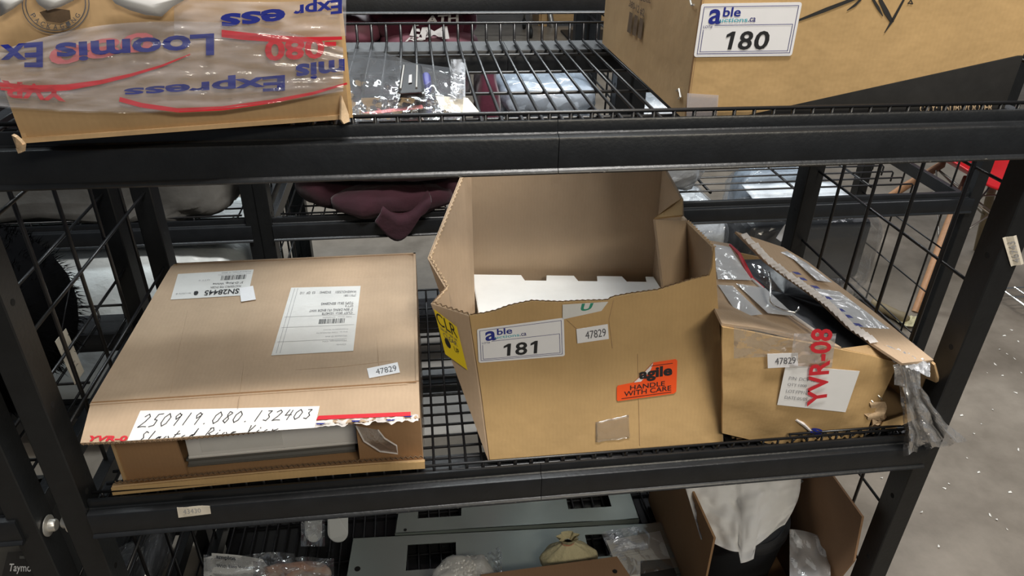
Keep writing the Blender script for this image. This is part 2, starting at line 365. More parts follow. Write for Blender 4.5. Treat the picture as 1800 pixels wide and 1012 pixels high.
R4 = rack('shelving_rack', -1.75, 0.052, 0.88, 1.395, (0.0, 0.497, -0.497), 'black steel rack behind, holding a grey garment bag and white duvet', wires=(0.06, 0.16, 0.26, 0.36), panels=(False, True))
# bolts joining neighbouring posts
def bolt(T, p, ax):
    p = V(p)
    o = T.part('bolt', MB().lathe([(0, 0.0), (0.0125, 0.0), (0.0145, 0.001), (0.0145, 0.0025), (0.009, 0.004), (0.0085, 0.010), (0.007, 0.012), (0, 0.012)], p, 20, (0, 1, 0), (0, 0, 1), ax), 'bolt_steel', smooth=True, angle=40, label='round steel joining bolt with a wide washer')
    return o
bolt(R2, (-0.0660, 0.018, -0.034), (1, 0, 0)); bolt(R1, (-0.0335, 0.018, -0.030), (-1, 0, 0))
bolt(R1, (-0.0005, 0.30, 0.01), (1, 0, 0))
# price-gun tags stuck to the rack
s = Sheet(ony(314, 909, -0.0045), ony(371, 902, -0.0045), ony(369, 888, -0.0045), ony(311, 891, -0.0045))
tg = R1.part('tag', s.sheet(warp=lambda a, b: 0.0008*math.sin(7*a)*b), 'paper_cream', label='torn cream price tag reading 43430 on the beam')
R1.part('lettering', s.text('43430', (0.18, 0.35, 0.72, 0.85), e=0.002), 'ink_faint', tg)
s = Sheet(ony(1799, 463, -0.0012), ony(1786, 413, -0.0012), ony(1762, 418, -0.0012), ony(1777, 468, -0.0012))
tg = R1.part('tag', s.sheet(warp=lambda a, b: 0.001*math.sin(6*b)), 'paper_cream', label='cream paper tag reading 46743 on the front post')
R1.part('lettering', s.text('46743', (0.12, 0.25, 0.85, 0.72), e=0.0022), 'ink_faint', tg)
# small scuffs along the beam lips
sc = MB()
for k in range(26):
    x = random.uniform(0.3, 1.15); z = random.choice((0.497, 0.0)); zz = z-0.0385+random.uniform(-0.001, 0.002)
    sc.add([(x, -0.0084, zz), (x+random.uniform(.001, .006), -0.0084, zz), (x+.002, -0.0083, zz+random.uniform(.0006, .0015))], [(0, 1, 2)])
R1.part('paint_chip', sc, 'worn_edge', kind='stuff')

def deck(name, X0, X1, Yf, Yr, z, pitch, cross, label, group=None, lipf=0.021, lipr=0.029, r=0.0022, under=True):
    T = Thing(name, ((X0+X1)/2, (Yf+Yr)/2, z), label, 'wire deck', group)
    w_ = MB(); c = T.b
    P = [(0, Yf-c.y, lipf), (0, Yf-c.y, 0.003), (0, Yf-c.y+0.003, 0), (0, Yr-c.y-0.004, 0), (0, Yr-c.y, 0.004), (0, Yr-c.y, lipr)]
    w_.tube(P, r, 6); me = w_.mesh('depth_wire', smooth=True); me.materials.append(MT['black_wire'])
    n = int((X1-X0)/pitch); x0 = X0+((X1-X0)-n*pitch)/2
    for i in range(n+1):
        o = T.part('depth_wire', me, None); o.location = (x0+i*pitch-c.x, 0, 0)
    cw = MB(); cw.tube([(X0-c.x, 0, 0), (X1-c.x, 0, 0)], r*1.12, 6); cme = cw.mesh('cross_wire', smooth=True); cme.materials.append(MT['black_wire'])
    for y in cross:
        o = T.part('cross_wire', cme, None); o.location = (0, y-c.y, -r*1.9 if under else r*1.9)
    for y, l in ((Yf, lipf), (Yr, lipr)):
        o = T.part('lip_wire', cme, None); o.location = (0, y-c.y, l)
    return T
DK1 = deck('wire_deck', 0.012, 1.186, 0.0205, 0.493, 0.4955, 0.02318, (0.082, 0.192, 0.302, 0.412), 'black wire deck with raised lip under the subwoofer carton')
DK2 = deck('wire_deck', 0.004, 1.186, 0.0205, 0.493, -0.0015, 0.02318, [0.033+0.0246*k for k in range(19)], 'black wire mesh deck under the open carton marked 181', lipf=0.019, r=0.0019)
deck('wire_deck', 0.012, 1.186, 0.0205, 0.493, -0.4985, 0.02318, (0.082, 0.192, 0.302, 0.412), 'dark wire deck carrying the grey cut-out metal panels')
for x0, x1, lab in ((0.012, 1.186, 'black plastic liner sheet added to darken below the low wire deck of metal panels'), (-1.27, -0.105, 'black plastic liner sheet added to darken below the low deck of hang packs')):
    single('darkening_liner', MB().box((x0, 0.075, -0.5095), (x1, 0.435, -0.5065)), 'plastic_black', ((x0+x1)/2, 0.25, -0.5095), lab, 'liner')  # black sheets added so the floor below the low decks reads dark
# zigzag truss of an extra wire shelf laid under the torn carton
tr = MB(); xs = [0.985+0.0095*k for k in range(22)]
tr.tube([(x, 0.026, 0.0065 if i % 2 else 0.0185) for i, x in enumerate(xs)], 0.0016, 5); tr.tube([(0.985, 0.026, 0.0195), (1.186, 0.026, 0.0195)], 0.002, 6)
DK2.part('truss_wire', tr, 'black_wire', smooth=True)
def xdeck(name, X0, X1, Yf, Yr, z, pitch, cross, label, group=None, r=0.0026, drop=0.03):
    T = Thing(name, ((X0+X1)/2, (Yf+Yr)/2, z), label, 'wire deck', group); c = T.b
    w_ = MB(); h = (X1-X0)/2; w_.tube([(-h, 0, -drop), (-h, 0, -0.004), (-h+0.004, 0, 0), (h-0.004, 0, 0), (h, 0, -0.004), (h, 0, -drop)], r, 6); me = w_.mesh('long_wire', smooth=True); me.materials.append(MT['black_wire'])
    n = int((Yr-Yf)/pitch)
    for i in range(n+1): T.part('long_wire', me, None).location = (0, Yf+i*pitch-c.y, 0)
    w2 = MB(); w2.tube([(0, Yf-c.y, 0), (0, Yr-c.y, 0)], r*1.35, 6); m2 = w2.mesh('cross_wire', smooth=True); m2.materials.append(MT['black_wire'])
    for x in cross: T.part('cross_wire', m2, None).location = (x-c.x, 0, -r*2.2)
    return T
xdeck('wire_deck', 1.0, 1.80, 0.965, 1.32, 0.012, 0.047, (1.22, 1.46, 1.68), 'loose black wire deck with looped ends beside the red chair')
deck('wire_deck', 0.12, 0.91, 0.90, 1.373, -0.0015, 0.03, (1.0, 1.14, 1.28), 'black wire deck under the maroon clothing pile')
deck('wire_deck', -1.72, 0.03, 0.90, 1.373, -0.0015, 0.09, (1.0, 1.14, 1.28), 'black wire deck under the grey garment bag')
deck('wire_deck', 1.0, 1.90, 0.90, 1.373, -0.4985, 0.05, (1.0, 1.14, 1.28), 'low black wire deck under the bagged monitor')
deck('wire_deck', -1.72, 0.03, 0.90, 1.373, -0.4985, 0.09, (1.0, 1.14, 1.28), 'low black wire deck under the white duvet pack')
deck('wire_deck', -1.27, -0.105, 0.0205, 0.493, -0.4985, 0.0464, (0.12, 0.30), 'dark wire deck under the black hang-card packs')
deck('wire_deck', -1.27, -0.105, 0.0205, 0.493, -0.0015, 0.0464, (0.12, 0.30), 'dark wire deck under the black fur')

# ------------------------------------------------------------------ cartons
def shell(T, name, verts, faces, m, t=0.004, parent=None, label=None, smooth=False):
    mb = MB().add(verts, faces); o = T.part(name, mb, m, parent, smooth, label)
    md = o.modifiers.new('board', 'SOLIDIFY'); md.thickness = t; md.offset = 0; return o
def sticker(T, parent, quad, body, box=(0.15, 0.2, 0.9, 0.8), m='label_white', ink='ink_grey', label=None, bold=0.0, e=0.0003, shear=0.0):
    s = Sheet(*quad); o = T.part('sticker', s.sheet(e=e), m, parent, label=label)
    if parent is None or parent.parent is None or parent is T.o: T.part('lettering', s.text(body, box, bold, shear, e=e+0.001), ink, o)
    return o, s
def auction_label(T, quad, num, label, e=0.0003, warp=None):
    s = Sheet(*quad); o = T.part('lot_label', s.sheet(cut=0.025, e=e), 'label_white', label=label); k = e+0.0008
    fr = [(0.03, 0.06), (0.97, 0.06), (0.97, 0.94), (0.03, 0.94), (0.03, 0.06)]
    T.part('border', s.lines([fr, [(0.055, 0.10), (0.945, 0.10), (0.945, 0.60), (0.16, 0.60)], [(0.055, 0.10), (0.055, 0.52)]], 0.0006, k), 'ink_navy', o)
    T.part('lettering', s.text('a', (0.09, 0.62, 0.215, 0.90), 0.02, 0, k), 'ink_blue', o)
    T.part('lettering', s.text('ble', (0.225, 0.755, 0.40, 0.93), 0.018, 0, k), 'ink_blue', o)
    T.part('lettering', s.text('uctions', (0.20, 0.655, 0.48, 0.735), 0.012, 0, k), 'ink_teal', o)
    T.part('lettering', s.text('.ca', (0.485, 0.655, 0.56, 0.735), 0.012, 0, k), 'ink_navy', o)
    T.part('lettering', s.text('LOT#', (0.05, 0.545, 0.14, 0.60), 0.0, 0, k), 'ink_navy', o)
    for ch, x0, x1 in zip(num, (0.285, 0.425, 0.595 if num[2] == '1' else 0.585), (0.385, 0.565, 0.695 if num[2] == '1' else 0.735)):
        if ch == '1': gm = s.poly([(x0+(x1-x0)*a, 0.14+0.34*b) for a, b in ((0.42, 0), (0.80, 0), (0.95, 1), (0.62, 1), (0.12, 0.84), (0.08, 0.66), (0.52, 0.76))], k)
        else: gm = s.text(ch, (x0, 0.13, x1, 0.485), 0.02, 0.05, k)
        T.part('lettering', gm, 'ink_black', o)
    return o
def text_rows(T, s, parent, rows, e=0.0012):
    for body, box, ink, bold in rows: T.part('lettering', s.text(body, box, bold, 0, e), ink, parent)
def barcode(T, s, parent, box, e=0.0012, seed=3):
    rd = random.Random(seed); mb = MB(); a0, b0, a1, b1 = box; x = a0
    while x < a1:
        w_ = rd.choice((0.004, 0.007, 0.011)); q = s.poly([(x, b0), (min(a1, x+w_), b0), (min(a1, x+w_), b1), (x, b1)], e); mb.add(q.v, q.f); x += w_+rd.choice((0.005, 0.008, 0.012))
    T.part('barcode', mb, 'ink_black', parent)
GL = {'0': [[(.5, 1), (.1, .7), (.05, .25), (.35, 0), (.75, .2), (.9, .7), (.5, 1)]], '1': [[(.6, 1), (.4, 0)]], '2': [[(.1, .8), (.5, 1), (.8, .8), (.5, .4), (.0, 0), (.5, .05), (1, .02)]],
      '3': [[(.2, .95), (.7, .95), (.45, .6), (.75, .35), (.5, .02), (.1, .1)]], '4': [[(.35, 1), (.1, .45), (.9, .5)], [(.8, .95), (.6, 0)]], '5': [[(1, 1), (.4, .95), (.25, .55), (.65, .5), (.6, .1), (.05, 0)]],
      '8': [[(.8, .9), (.4, 1), (.3, .7), (.7, .35), (.5, 0), (.1, .2), (.4, .55), (.85, .85)]], '9': [[(.85, .8), (.5, 1), (.2, .75), (.4, .5), (.8, .75), (.85, .9), (.6, 0)]], '.': [[(.4, .02), (.5, .05)]],
      'S': [[(.9, .9), (.5, 1), (.25, .8), (.6, .5), (.5, .1), (.0, .1)]], 'l': [[(.5, 1), (.4, 0)]], 'a': [[(.7, .5), (.3, .5), (.15, .2), (.4, 0), (.7, .5), (.75, 0)]], 'n': [[(.2, .5), (.15, 0)], [(.2, .35), (.5, .5), (.75, .3), (.7, 0)]],
      't': [[(.5, .9), (.35, 0)], [(.1, .6), (.9, .65)]], 'e': [[(.2, .3), (.7, .3), (.5, .5), (.2, .3), (.4, 0), (.8, .1)]], 'd': [[(.7, .5), (.3, .5), (.15, .2), (.4, 0), (.7, .5), (.8, 1), (.7, 0)]],
      'R': [[(.3, 1), (.15, 0)], [(.1, .95), (.6, 1), (.9, .75), (.3, .5), (.85, 0)]], 'i': [[(.5, .5), (.45, 0)], [(.55, .7), (.55, .75)]], 'g': [[(.7, .5), (.3, .5), (.15, .2), (.4, 0), (.7, .5), (.6, -.4)]],
      'V': [[(.1, 1), (.35, 0), (.8, 1)]], 'w': [[(.1, .5), (.25, 0), (.5, .4), (.65, 0), (.95, .5)]], ' ': []}
def handwrite(body, a0, b0, a1, b1, slant=0.02, clip=None):
    st = []; cw = (a1-a0)/len(body)
    for i, ch in enumerate(body):
        for g in GL[ch]:
            q = [(a0+cw*(i+0.1+0.75*x)+slant*y, b0+(b1-b0)*y) for x, y in g]
            if clip is not None: q = [(a, max(b, clip)) for a, b in q]; q = [p for j, p in enumerate(q) if p[1] > clip or (j and q[j-1][1] > clip)]
            if len(q) > 1: st.append(q)
    return st

# ---- carton of binders: long lid closed, front flap lifted
BX0, BX1, BY0, BY1, BZ, BT = 0.031, 0.4415, 0.050, 0.424, 0.0022, 0.147
T = Thing('carton', ((BX0+BX1)/2, (BY0+BY1)/2, BZ), 'wide flat kraft carton with open front flap and handwritten white note', 'carton')
def wall(a, b): return MB().box(a, b)
T.part('side_wall', wall((BX0, BY0, BZ), (BX0+.004, BY1, BT-.001)), 'card_kraft'); T.part('side_wall', wall((BX1-.004, BY0, BZ), (BX1, BY1, BT-.001)), 'card_pale')
T.part('rear_wall', wall((BX0, BY1-.004, BZ), (BX1, BY1, BT-.001)), 'card_pale'); T.part('bottom', wall((BX0+.004, BY0, BZ), (BX1-.004, BY1-.004, BZ+.004)), 'card_brown')
def lid(u, v):
    x = BX0-0.004+(BX1-BX0+.004)*u; y = BY1+0.002-(BY1+0.002-BY0+.008)*v
    z = BT-0.004*max(0, (0.06-v)/0.06)**2-0.003*max(0, (u-0.975)/0.025)**2+0.0006*math.sin(9*v+3*u)*v*0.4
    return (x, y, z)
top = T.part('lid', MB().grid(lambda u, v: lid(1-u, v), 24, 24, 0.004), 'card_pale', smooth=True, angle=50)
yc = BY0-0.008+0.002
def flp(u, v):
    x = BX0-0.004+(BX1-BX0+.004)*u+0.007*v*(1-u); y = yc-(0.060+0.004*math.sin(6*u))*v; z = BT-0.0008-0.011*v
    if u > 0.7 and v > 0.8: y += 0.006*noise.noise(V((u*40, 0, 0)))
    return (x, y, z)
fp = T.part('lid_flap', MB().grid(lambda u, v: flp(1-u, v), 30, 8, 0.004), 'card_pale', smooth=True, angle=50)
T.part('corrugated_edge', zigzag([V(flp(k/30, 1))+V((0, 0, -0.004)) for k in range(31)], (0, 0, 1), 0.004, (0, -1, 0)), 'flute_dark', fp)
# score line between lid and flap
T.part('crease', MB().tube([(BX0-.003+(BX1-BX0)*k/12, yc+0.002, BT+0.0001) for k in range(13)], 0.0011, 5), 'card_brown', top)
T.part('inner_flap', MB().hexa([(BX0+.001, .053, BZ), (.118, .046, BZ), (.118, .050, BZ), (BX0+.001, .057, BZ), (BX0+.001, .053, BT-.012), (.112, .047, BT-.012), (.112, .051, BT-.012), (BX0+.001, .057, BT-.012)]), 'card_brown')
T.part('inner_flap', MB().hexa([(.352, .048, BZ), (BX1-.001, .050, BZ), (BX1-.001, .054, BZ), (.352, .052, BZ), (.352, .048, BT-.014), (BX1-.001, .050, BT-.014), (BX1-.001, .054, BT-.014), (.352, .052, BT-.014)]), 'card_brown')
ff = T.part('bottom_flap', MB().grid(lambda u, v: (BX0-.002+(BX1-BX0+.004)*(1-u)-0.012*(1-v)*u*u, 0.050-0.026*v, BZ+0.001+0.022*v+0.004*v*math.sin(3*u+.6)), 24, 4, 0.0035), 'card_kraft')
fw2 = T.part('bottom_flap_edge', MB().grid(lambda u, v: (BX0-.002+(BX1-BX0+.004)*u-0.012*0*u, 0.022-0.002*v, BZ+0.022-0.011*v+0.004*math.sin(3*(1-u)+.6)), 24, 2, 0.002), 'card_warm')
T.part('corrugated_edge', zigzag([(BX0+(BX1-BX0)*k/30, 0.026, BZ+0.0245+0.004*math.sin(3*(1-k/30)+.6)) for k in range(31)], (0, 1, 0), 0.005, (0, 0, 1), 0.007), 'flute_dark', ff)
def TZ(*pts, z=BT+0.0002): return [onz(x, y, z) for x, y in pts]
for pts in (((432, 590), (428, 650), (418, 716)), ((330, 545), (318, 600), (300, 690)), ((660, 560), (664, 620), (668, 668)), ((520, 650), (600, 644), (690, 634))):
    T.part('crease', MB().tube([onz(x, y, BT-0.0002) for x, y in pts], [0.0003, 0.0007, 0.0004], 5), 'card_pale', top, smooth=True)
# upside-down product label
s = Sheet(*TZ((446, 474), (313, 482), (300, 527), (436, 519))); lb = T.part('label', s.sheet(), 'paper_grey', top, label='upside-down white product label with barcode')
text_rows(T, s, lb, [('SN28445', (0.13, 0.74, 0.58, 0.93), 'ink_black', 0.02), ('MASTERPRO FEB SN28A', (0.12, 0.60, 0.52, 0.68), 'ink_grey', 0), ('3" D-Ring, White', (0.10, 0.45, 0.50, 0.55), 'ink_grey', 0.01),
    ('Product of China 16 28445', (0.03, 0.05, 0.42, 0.11), 'ink_faint', 0), ('Made in China / Fabrique en Chine', (0.03, 0.13, 0.46, 0.18), 'ink_faint', 0), ('e', (0.66, 0.74, 0.72, 0.90), 'ink_black', 0.05), ('binders 6', (0.76, 0.78, 0.95, 0.84), 'ink_faint', 0), ('QTY 6', (0.55, 0.30, 0.70, 0.36), 'ink_faint', 0)])
barcode(T, s, lb, (0.08, 0.20, 0.42, 0.38))
# tall shipping label, upside down
s = Sheet(*TZ((634, 503), (512, 506), (477, 625), (621, 617))); lb = T.part('label', s.sheet(), 'paper_grey', top, label='large upside-down white shipping label with printed lines')
text_rows(T, s, lb, [('WAREHOUSE01    SN28445     03  OF  110', (0.05, 0.08, 0.85, 0.12), 'ink_grey', 0), ('JT011581', (0.05, 0.14, 0.22, 0.18), 'ink_grey', 0), ('TOPS SKU: BSN28445', (0.07, 0.27, 0.52, 0.31), 'ink_grey', 0.006), ('QTY 6', (0.07, 0.32, 0.18, 0.355), 'ink_grey', 0.006),
    ('3" BSN DRING VIU BNDR WHT', (0.07, 0.375, 0.66, 0.415), 'ink_grey', 0.006), ('CUST SKU: 1034078', (0.07, 0.43, 0.48, 0.465), 'ink_grey', 0.006), ('TOPS Group:  BSN000000', (0.07, 0.49, 0.46, 0.515), 'ink_faint', 0), ('Product packed for the store', (0.10, 0.68, 0.42, 0.70), 'ink_faint', 0), ('Ship to: TOPS PRODUCTS', (0.10, 0.72, 0.50, 0.74), 'ink_faint', 0), ('Warehouse 20 dock', (0.10, 0.78, 0.38, 0.80), 'ink_faint', 0), ('Mississauga, ON', (0.10, 0.84, 0.40, 0.865), 'ink_faint', 0), ('Canada', (0.10, 0.90, 0.22, 0.92), 'ink_faint', 0)])
barcode(T, s, lb, (0.16, 0.53, 0.50, 0.60), seed=9)
T.part('rule', s.lines([[(0.03, 0.475), (0.97, 0.475)], [(0.03, 0.63), (0.97, 0.63)], [(0.10, 0.83), (0.97, 0.83)], [(0.90, 0.02), (0.90, 0.98)], [(0.945, 0.02), (0.945, 0.98)]], 0.0007, 0.0011), 'ink_faint', lb)
s = Sheet(*TZ((649, 665), (703, 655), (699, 637), (645, 648))); lb = T.part('sticker', s.sheet(), 'label_white', top, label='small white price sticker reading 47829'); T.part('lettering', s.text('47829', (0.25, 0.2, 0.92, 0.75), 0), 'ink_grey', lb)
s = Sheet(*TZ((424, 531), (421, 507), (445, 503), (450, 527), z=BT+0.0010)); lb = T.part('sticker', s.sheet(), 'label_white', top, label='small sticker reading 47829 turned sideways'); T.part('lettering', s.text('47829', (0.1, 0.2, 0.9, 0.75), 0), 'ink_faint', lb)
# handwritten note and tape on the flap
P0, P1, P2 = V(flp(0.2, 0.1)), V(flp(0.8, 0.1)), V(flp(0.5, 0.95)); fn_ = (P1-P0).cross(P2-P0).normalized()
def FH(x, y): return hit(x, y, P0+V((0, 0, 0.0006)), fn_)
s = Sheet(FH(224, 775), FH(553, 752), FH(562, 714), FH(247, 722)); lb = T.part('note', s.sheet(t=0.0003), 'paper_white', fp, label='white paper note handwritten 250919.080.132403')
T.part('handwriting', s.lines(handwrite('250919.080.132403', 0.02, 0.42, 0.97, 0.86, 0.015), 0.0011, 0.0012), 'ink_black', lb)
T.part('handwriting', s.lines(handwrite('Slanted Ring View', 0.05, -0.16, 0.80, 0.26, 0.015, clip=0.0), 0.0011, 0.0012), 'ink_black', lb)
s = Sheet(FH(556, 738), FH(722, 731), FH(722, 724), FH(560, 731)); T.part('tape_stripe', s.sheet(), 'ink_red', fp, label='red stripe printed on clear tape')
s = Sheet(FH(148, 776), FH(224, 776), FH(228, 766), FH(157, 766)); lb = T.part('tape_print', s.text('YVR-0', (0.02, 0.0, 0.98, 1.0), 0.04), 'ink_red', fp, label='torn red lettering on clear tape')
rd = random.Random(4); tp = MB()
def tornstrip(u, v): 
    p = V(flp(0.66+0.335*u, 0.93)); return p+V((0, -0.007*v-0.0025*noise.noise(V((u*11, v*3, 1)))-0.0015*noise.noise(V((u*47, v*3, 1))), 0.0012+0.0015*noise.noise(V((u*30, v*5, 3)))-0.004*v))
T.part('torn_tape', MB().grid(lambda u, v: tornstrip(1-u, v), 40, 4), 'torn_white', fp, smooth=True, label='torn white and blue tape along the flap edge')
bl = MB()
for u in (0.10, 0.42, 0.74, 0.90):
    a = tornstrip(u, .35); bl.add([a+V((-.005, 0, .0012)), a+V((.007, -.001, .0012)), a+V((.004, -.003, .0010)), a+V((-.003, -.0025, .0010))], [(0, 1, 2, 3)])
T.part('tape_ink', bl, 'ink_blue', fp)
hang = [ony(x, y, 0.044) for x, y in ((626, 748), (640, 775), (668, 793), (699, 797), (697, 783), (676, 770), (664, 755))]
T.part('hanging_tape', MB().panel(hang, 0.0006), 'clear_film', fp, label='curled loop of clear tape hanging in the opening')
T.part('tape_edge', MB().tube(hang, 0.0012, 5), 'torn_white', fp)
sf = T.part('side_tape', MB().grid(lambda u, v: (BX1+0.002+0.003*noise.noise(V((u*9, v*9, 5))), BY0+0.22*u, 0.02+0.11*v), 16, 12), 'clear_film', smooth=True)
# binders inside
for k, (z0, z1, mm, dx, lab) in enumerate(((0.0065, 0.0215, 'plastic_grey', 0.0, 'grey binder lying at the bottom of the open flat carton'), (0.0220, 0.110, 'binder_white', 0.004, 'white ring binder lying on top inside the open flat carton'))):
    B = Thing('ring_binder', (0.24, 0.22, z0), lab, 'binder')
    x0, x1, y0, y1 = 0.112+dx, 0.345+dx, 0.066, 0.37
    B.part('cover', MB().hexa([(x0, y0, z0), (x1, y0+.006, z0), (x1, y1, z0), (x0, y1, z0), (x0, y0, z0+.004), (x1, y0+.006, z0+.004), (x1, y1, z0+.004), (x0, y1, z0+.004)]), mm, bevel=0.001)
    B.part('cover', MB().hexa([(x0, y0, z1-.004), (x1, y0+.006, z1-.004), (x1, y1, z1-.004), (x0, y1, z1-.004), (x0, y0, z1), (x1, y0+.006, z1), (x1, y1, z1), (x0, y1, z1)]), mm, bevel=0.001)
    B.part('spine', MB().hexa([(x0+.001, y0+.001, z0+.004), (x1-.001, y0+.007, z0+.004), (x1-.001, y0+.011, z0+.004), (x0+.001, y0+.005, z0+.004), (x0+.001, y0+.006, z1-.004), (x1-.001, y0+.012, z1-.004), (x1-.001, y0+.016, z1-.004), (x0+.001, y0+.010, z1-.004)]), mm, bevel=0.0008)
    if k: B.part('spine_label', MB().hexa([(x0+.02, y0+.001, z0+.01), (x0+.13, y0+.004, z0+.01), (x0+.13, y0+.006, z0+.01), (x0+.02, y0+.003, z0+.01), (x0+.02, y0+.004, z1-.012), (x0+.13, y0+.007, z1-.012), (x0+.13, y0+.009, z1-.012), (x0+.02, y0+.006, z1-.012)]), 'paper_grey')

# ---- carton marked 181: torn, leaning back, flaps up
T = Thing('carton', (0.71, 0.22, 0.0022), 'tall open kraft carton with lot label 181 and orange fragile sticker', 'carton')
LE = 0.30
def F1(x, y, e=0.0): return hit(x, y, (0, 0.037, 0), (0, 1, -LE))
TE = [(1254, 434), (1251, 470), (1246, 484), (1220, 490), (1190, 499), (1156, 510), (1110, 516), (1078, 522), (1067, 528), (1021, 529), (985, 531), (961, 530), (935, 529), (915, 533), (893, 538), (872, 546), (850, 551), (825, 554)]
fb = [V((0.5365, 0.038, 0.0022)), V((0.8875, 0.038, 0.0022))]
front = fb+[F1(1267, 620)]+[F1(*p) for p in TE]+[F1(846, 690)]
o = shell(T, 'front_wall', front, [tuple(range(len(front)))], 'card_warm', 0.0045)
fwall = o
T.part('corrugated_edge', zigzag([F1(*p)+V((0, 0.0005, 0.0005)) for p in TE[2:]], (0, 1, -LE), 0.0045, (0, 0, 1), 0.008), 'flute_dark', fwall)
A = fb[0]; B = F1(825, 554); Cc = V((0.533, 0.40, 0.0022)); D = ony(826, 306, 0.40); P1_ = ony(760, 533, 0.125); P2_ = ony(785, 505, 0.155); P3_ = ony(754, 453, 0.215); D2_ = ony(813, 306, 0.372); Mm = V((0.530, 0.20, 0.0022)); Q1 = ony(800, 640, 0.115)
lw = shell(T, 'side_wall', [A, B, P1_, P2_, P3_, D2_, D, Cc, Mm, Q1], [(0, 9, 2, 1), (0, 8, 9), (9, 8, 3, 2), (8, 4, 3), (8, 5, 4), (8, 7, 6, 5)], 'card_pale', 0.0045)
T.part('corrugated_edge', zigzag([D2_, P3_, P2_, P1_, B], (1, 0.3, 0), 0.005, (0, 0, 1), 0.009), 'card_edge', lw)
T.part('corrugated_edge', zigzag([D2_, P3_, P2_, P1_, B], (0.3, 1, 0.5), 0.004, (-0.6, -0.6, 0.4), 0.008), 'flute_dark', lw)
bw = MB().grid(lambda u, v: (0.533+0.354*u, 0.402+0.004*math.sin(math.pi*u)*v+0.02*v, 0.0022+0.345*v+0.0*u), 20, 16, 0.0045)
bwo = T.part('rear_wall', bw, 'card_inside')
T.part('crease', MB().tube([ony(x, y, 0.4155) for x, y in ((868, 480), (905, 458), (935, 455), (965, 440), (990, 434), (1015, 440), (1045, 452))], [0.0008, .0014, .0012, .0014, .0016, .001, .0005], 5), 'card_edge', bwo)
RT_ = [ony(1254, 434, 0.128), ony(1207, 388, 0.215), ony(1200, 380, 0.285), ony(1199, 350, 0.33), ony(1181, 304, 0.385)]
RB_ = [fb[1], V((.889, .22, .0022)), V((.890, .29, .0022)), V((.891, .34, .0022)), V((.885, .402, .0022))]
RT_[4] = V((0.880, 0.418, RT_[4].z))
rw = shell(T, 'side_wall', RT_+RB_, [(0, 1, 6, 5), (1, 2, 7, 6), (2, 3, 8, 7), (3, 4, 9, 8)], 'card_inside', 0.0045)
FLp = [ony(1150, 386, 0.165), ony(1207, 388, 0.214), ony(1216, 500, 0.205), ony(1166, 520, 0.160)]
shell(T, 'inner_flap', FLp, [(0, 1, 2, 3)], 'card_inside', 0.004)
shell(T, 'outer_flap', [ony(1150, 384, 0.27), ony(1199, 379, 0.285), ony(1199, 349, 0.325), ony(1178, 362, 0.30)], [(0, 1, 2, 3)], 'card_warm', 0.004)
T.part('bottom', wall((.538, .042, .0022), (.882, .398, .006)), 'card_brown')
ed = T.part('corrugated_edge', zigzag([RT_[1], RT_[0]], (1, 0.4, 0), 0.005, (0, 0, 1), 0.007), 'card_edge', rw)
def S1(*pts): return [F1(*p)+V((0, -0.0032, 0.001)) for p in pts]
auction_label(T, S1((841, 636), (992, 624), (990, 557), (838, 577)), '181', 'white auction lot label numbered 181')
o, s = sticker(T, None, S1((1014, 602), (1069, 594), (1067, 568), (1012, 577)), '47829', (0.27, 0.22, 0.92, 0.75), label='small white price sticker reading 47829')
# fragile sticker, upper left corner torn off
s = Sheet(*S1((1083, 705), (1187, 691), (1189, 629), (1083, 643)))
fr = [(0.02, 0.03), (0.96, 0.03), (1, 0.08), (1, 0.95), (0.97, 1.0), (0.60, 0.985), (0.44, 0.72), (0.28, 0.50), (0.02, 0.47), (0.0, 0.42), (0, 0.06)]
lb = T.part('fragile_sticker', MB().panel([s.at(a, b, 0.0003) for a, b in fr], 0.0004, s.n), 'sticker_orange', label='torn orange sticker reading fragile handle with care')
T.part('torn_paper', s.poly([(0.60, 0.985), (0.56, 0.80), (0.47, 0.62), (0.40, 0.50), (0.28, 0.50), (0.44, 0.72)], 0.0011), 'torn_white', lb)
T.part('lettering', s.text('agile', (0.37, 0.48, 0.92, 0.86), 0.04, 0, 0.0012), 'ink_black', lb)
T.part('lettering', s.text('HANDLE', (0.22, 0.30, 0.80, 0.43), 0.008, 0, 0.0012), 'ink_black', lb)
T.part('lettering', s.text('WITH CARE', (0.12, 0.14, 0.91, 0.28), 0.008, 0, 0.0012), 'ink_black', lb)
T.part('rule', s.lines([[(0.08, 0.09), (0.91, 0.09)], [(0.56, 0.90), (0.92, 0.90)]], 0.0009, 0.0012), 'ink_black', lb)
# scrap of printed tape under the torn edge
s = Sheet(*S1((988, 560), (1056, 545), (1068, 529), (988, 534))); lb = T.part('tape_scrap', s.sheet(), 'paper_grey', label='scrap of white tape with a green letter'); T.part('lettering', s.text('U', (0.42, 0.35, 0.68, 0.98), 0.04), 'ink_green', lb)
s = Sheet(*S1((1046, 775), (1106, 768), (1104, 727), (1046, 740))); T.part('tape_scrap', s.sheet(nu=10, nv=8, warp=lambda a, b: 0.0015*noise.noise(V((a*5, b*4, 0)))), 'clear_film', smooth=True)
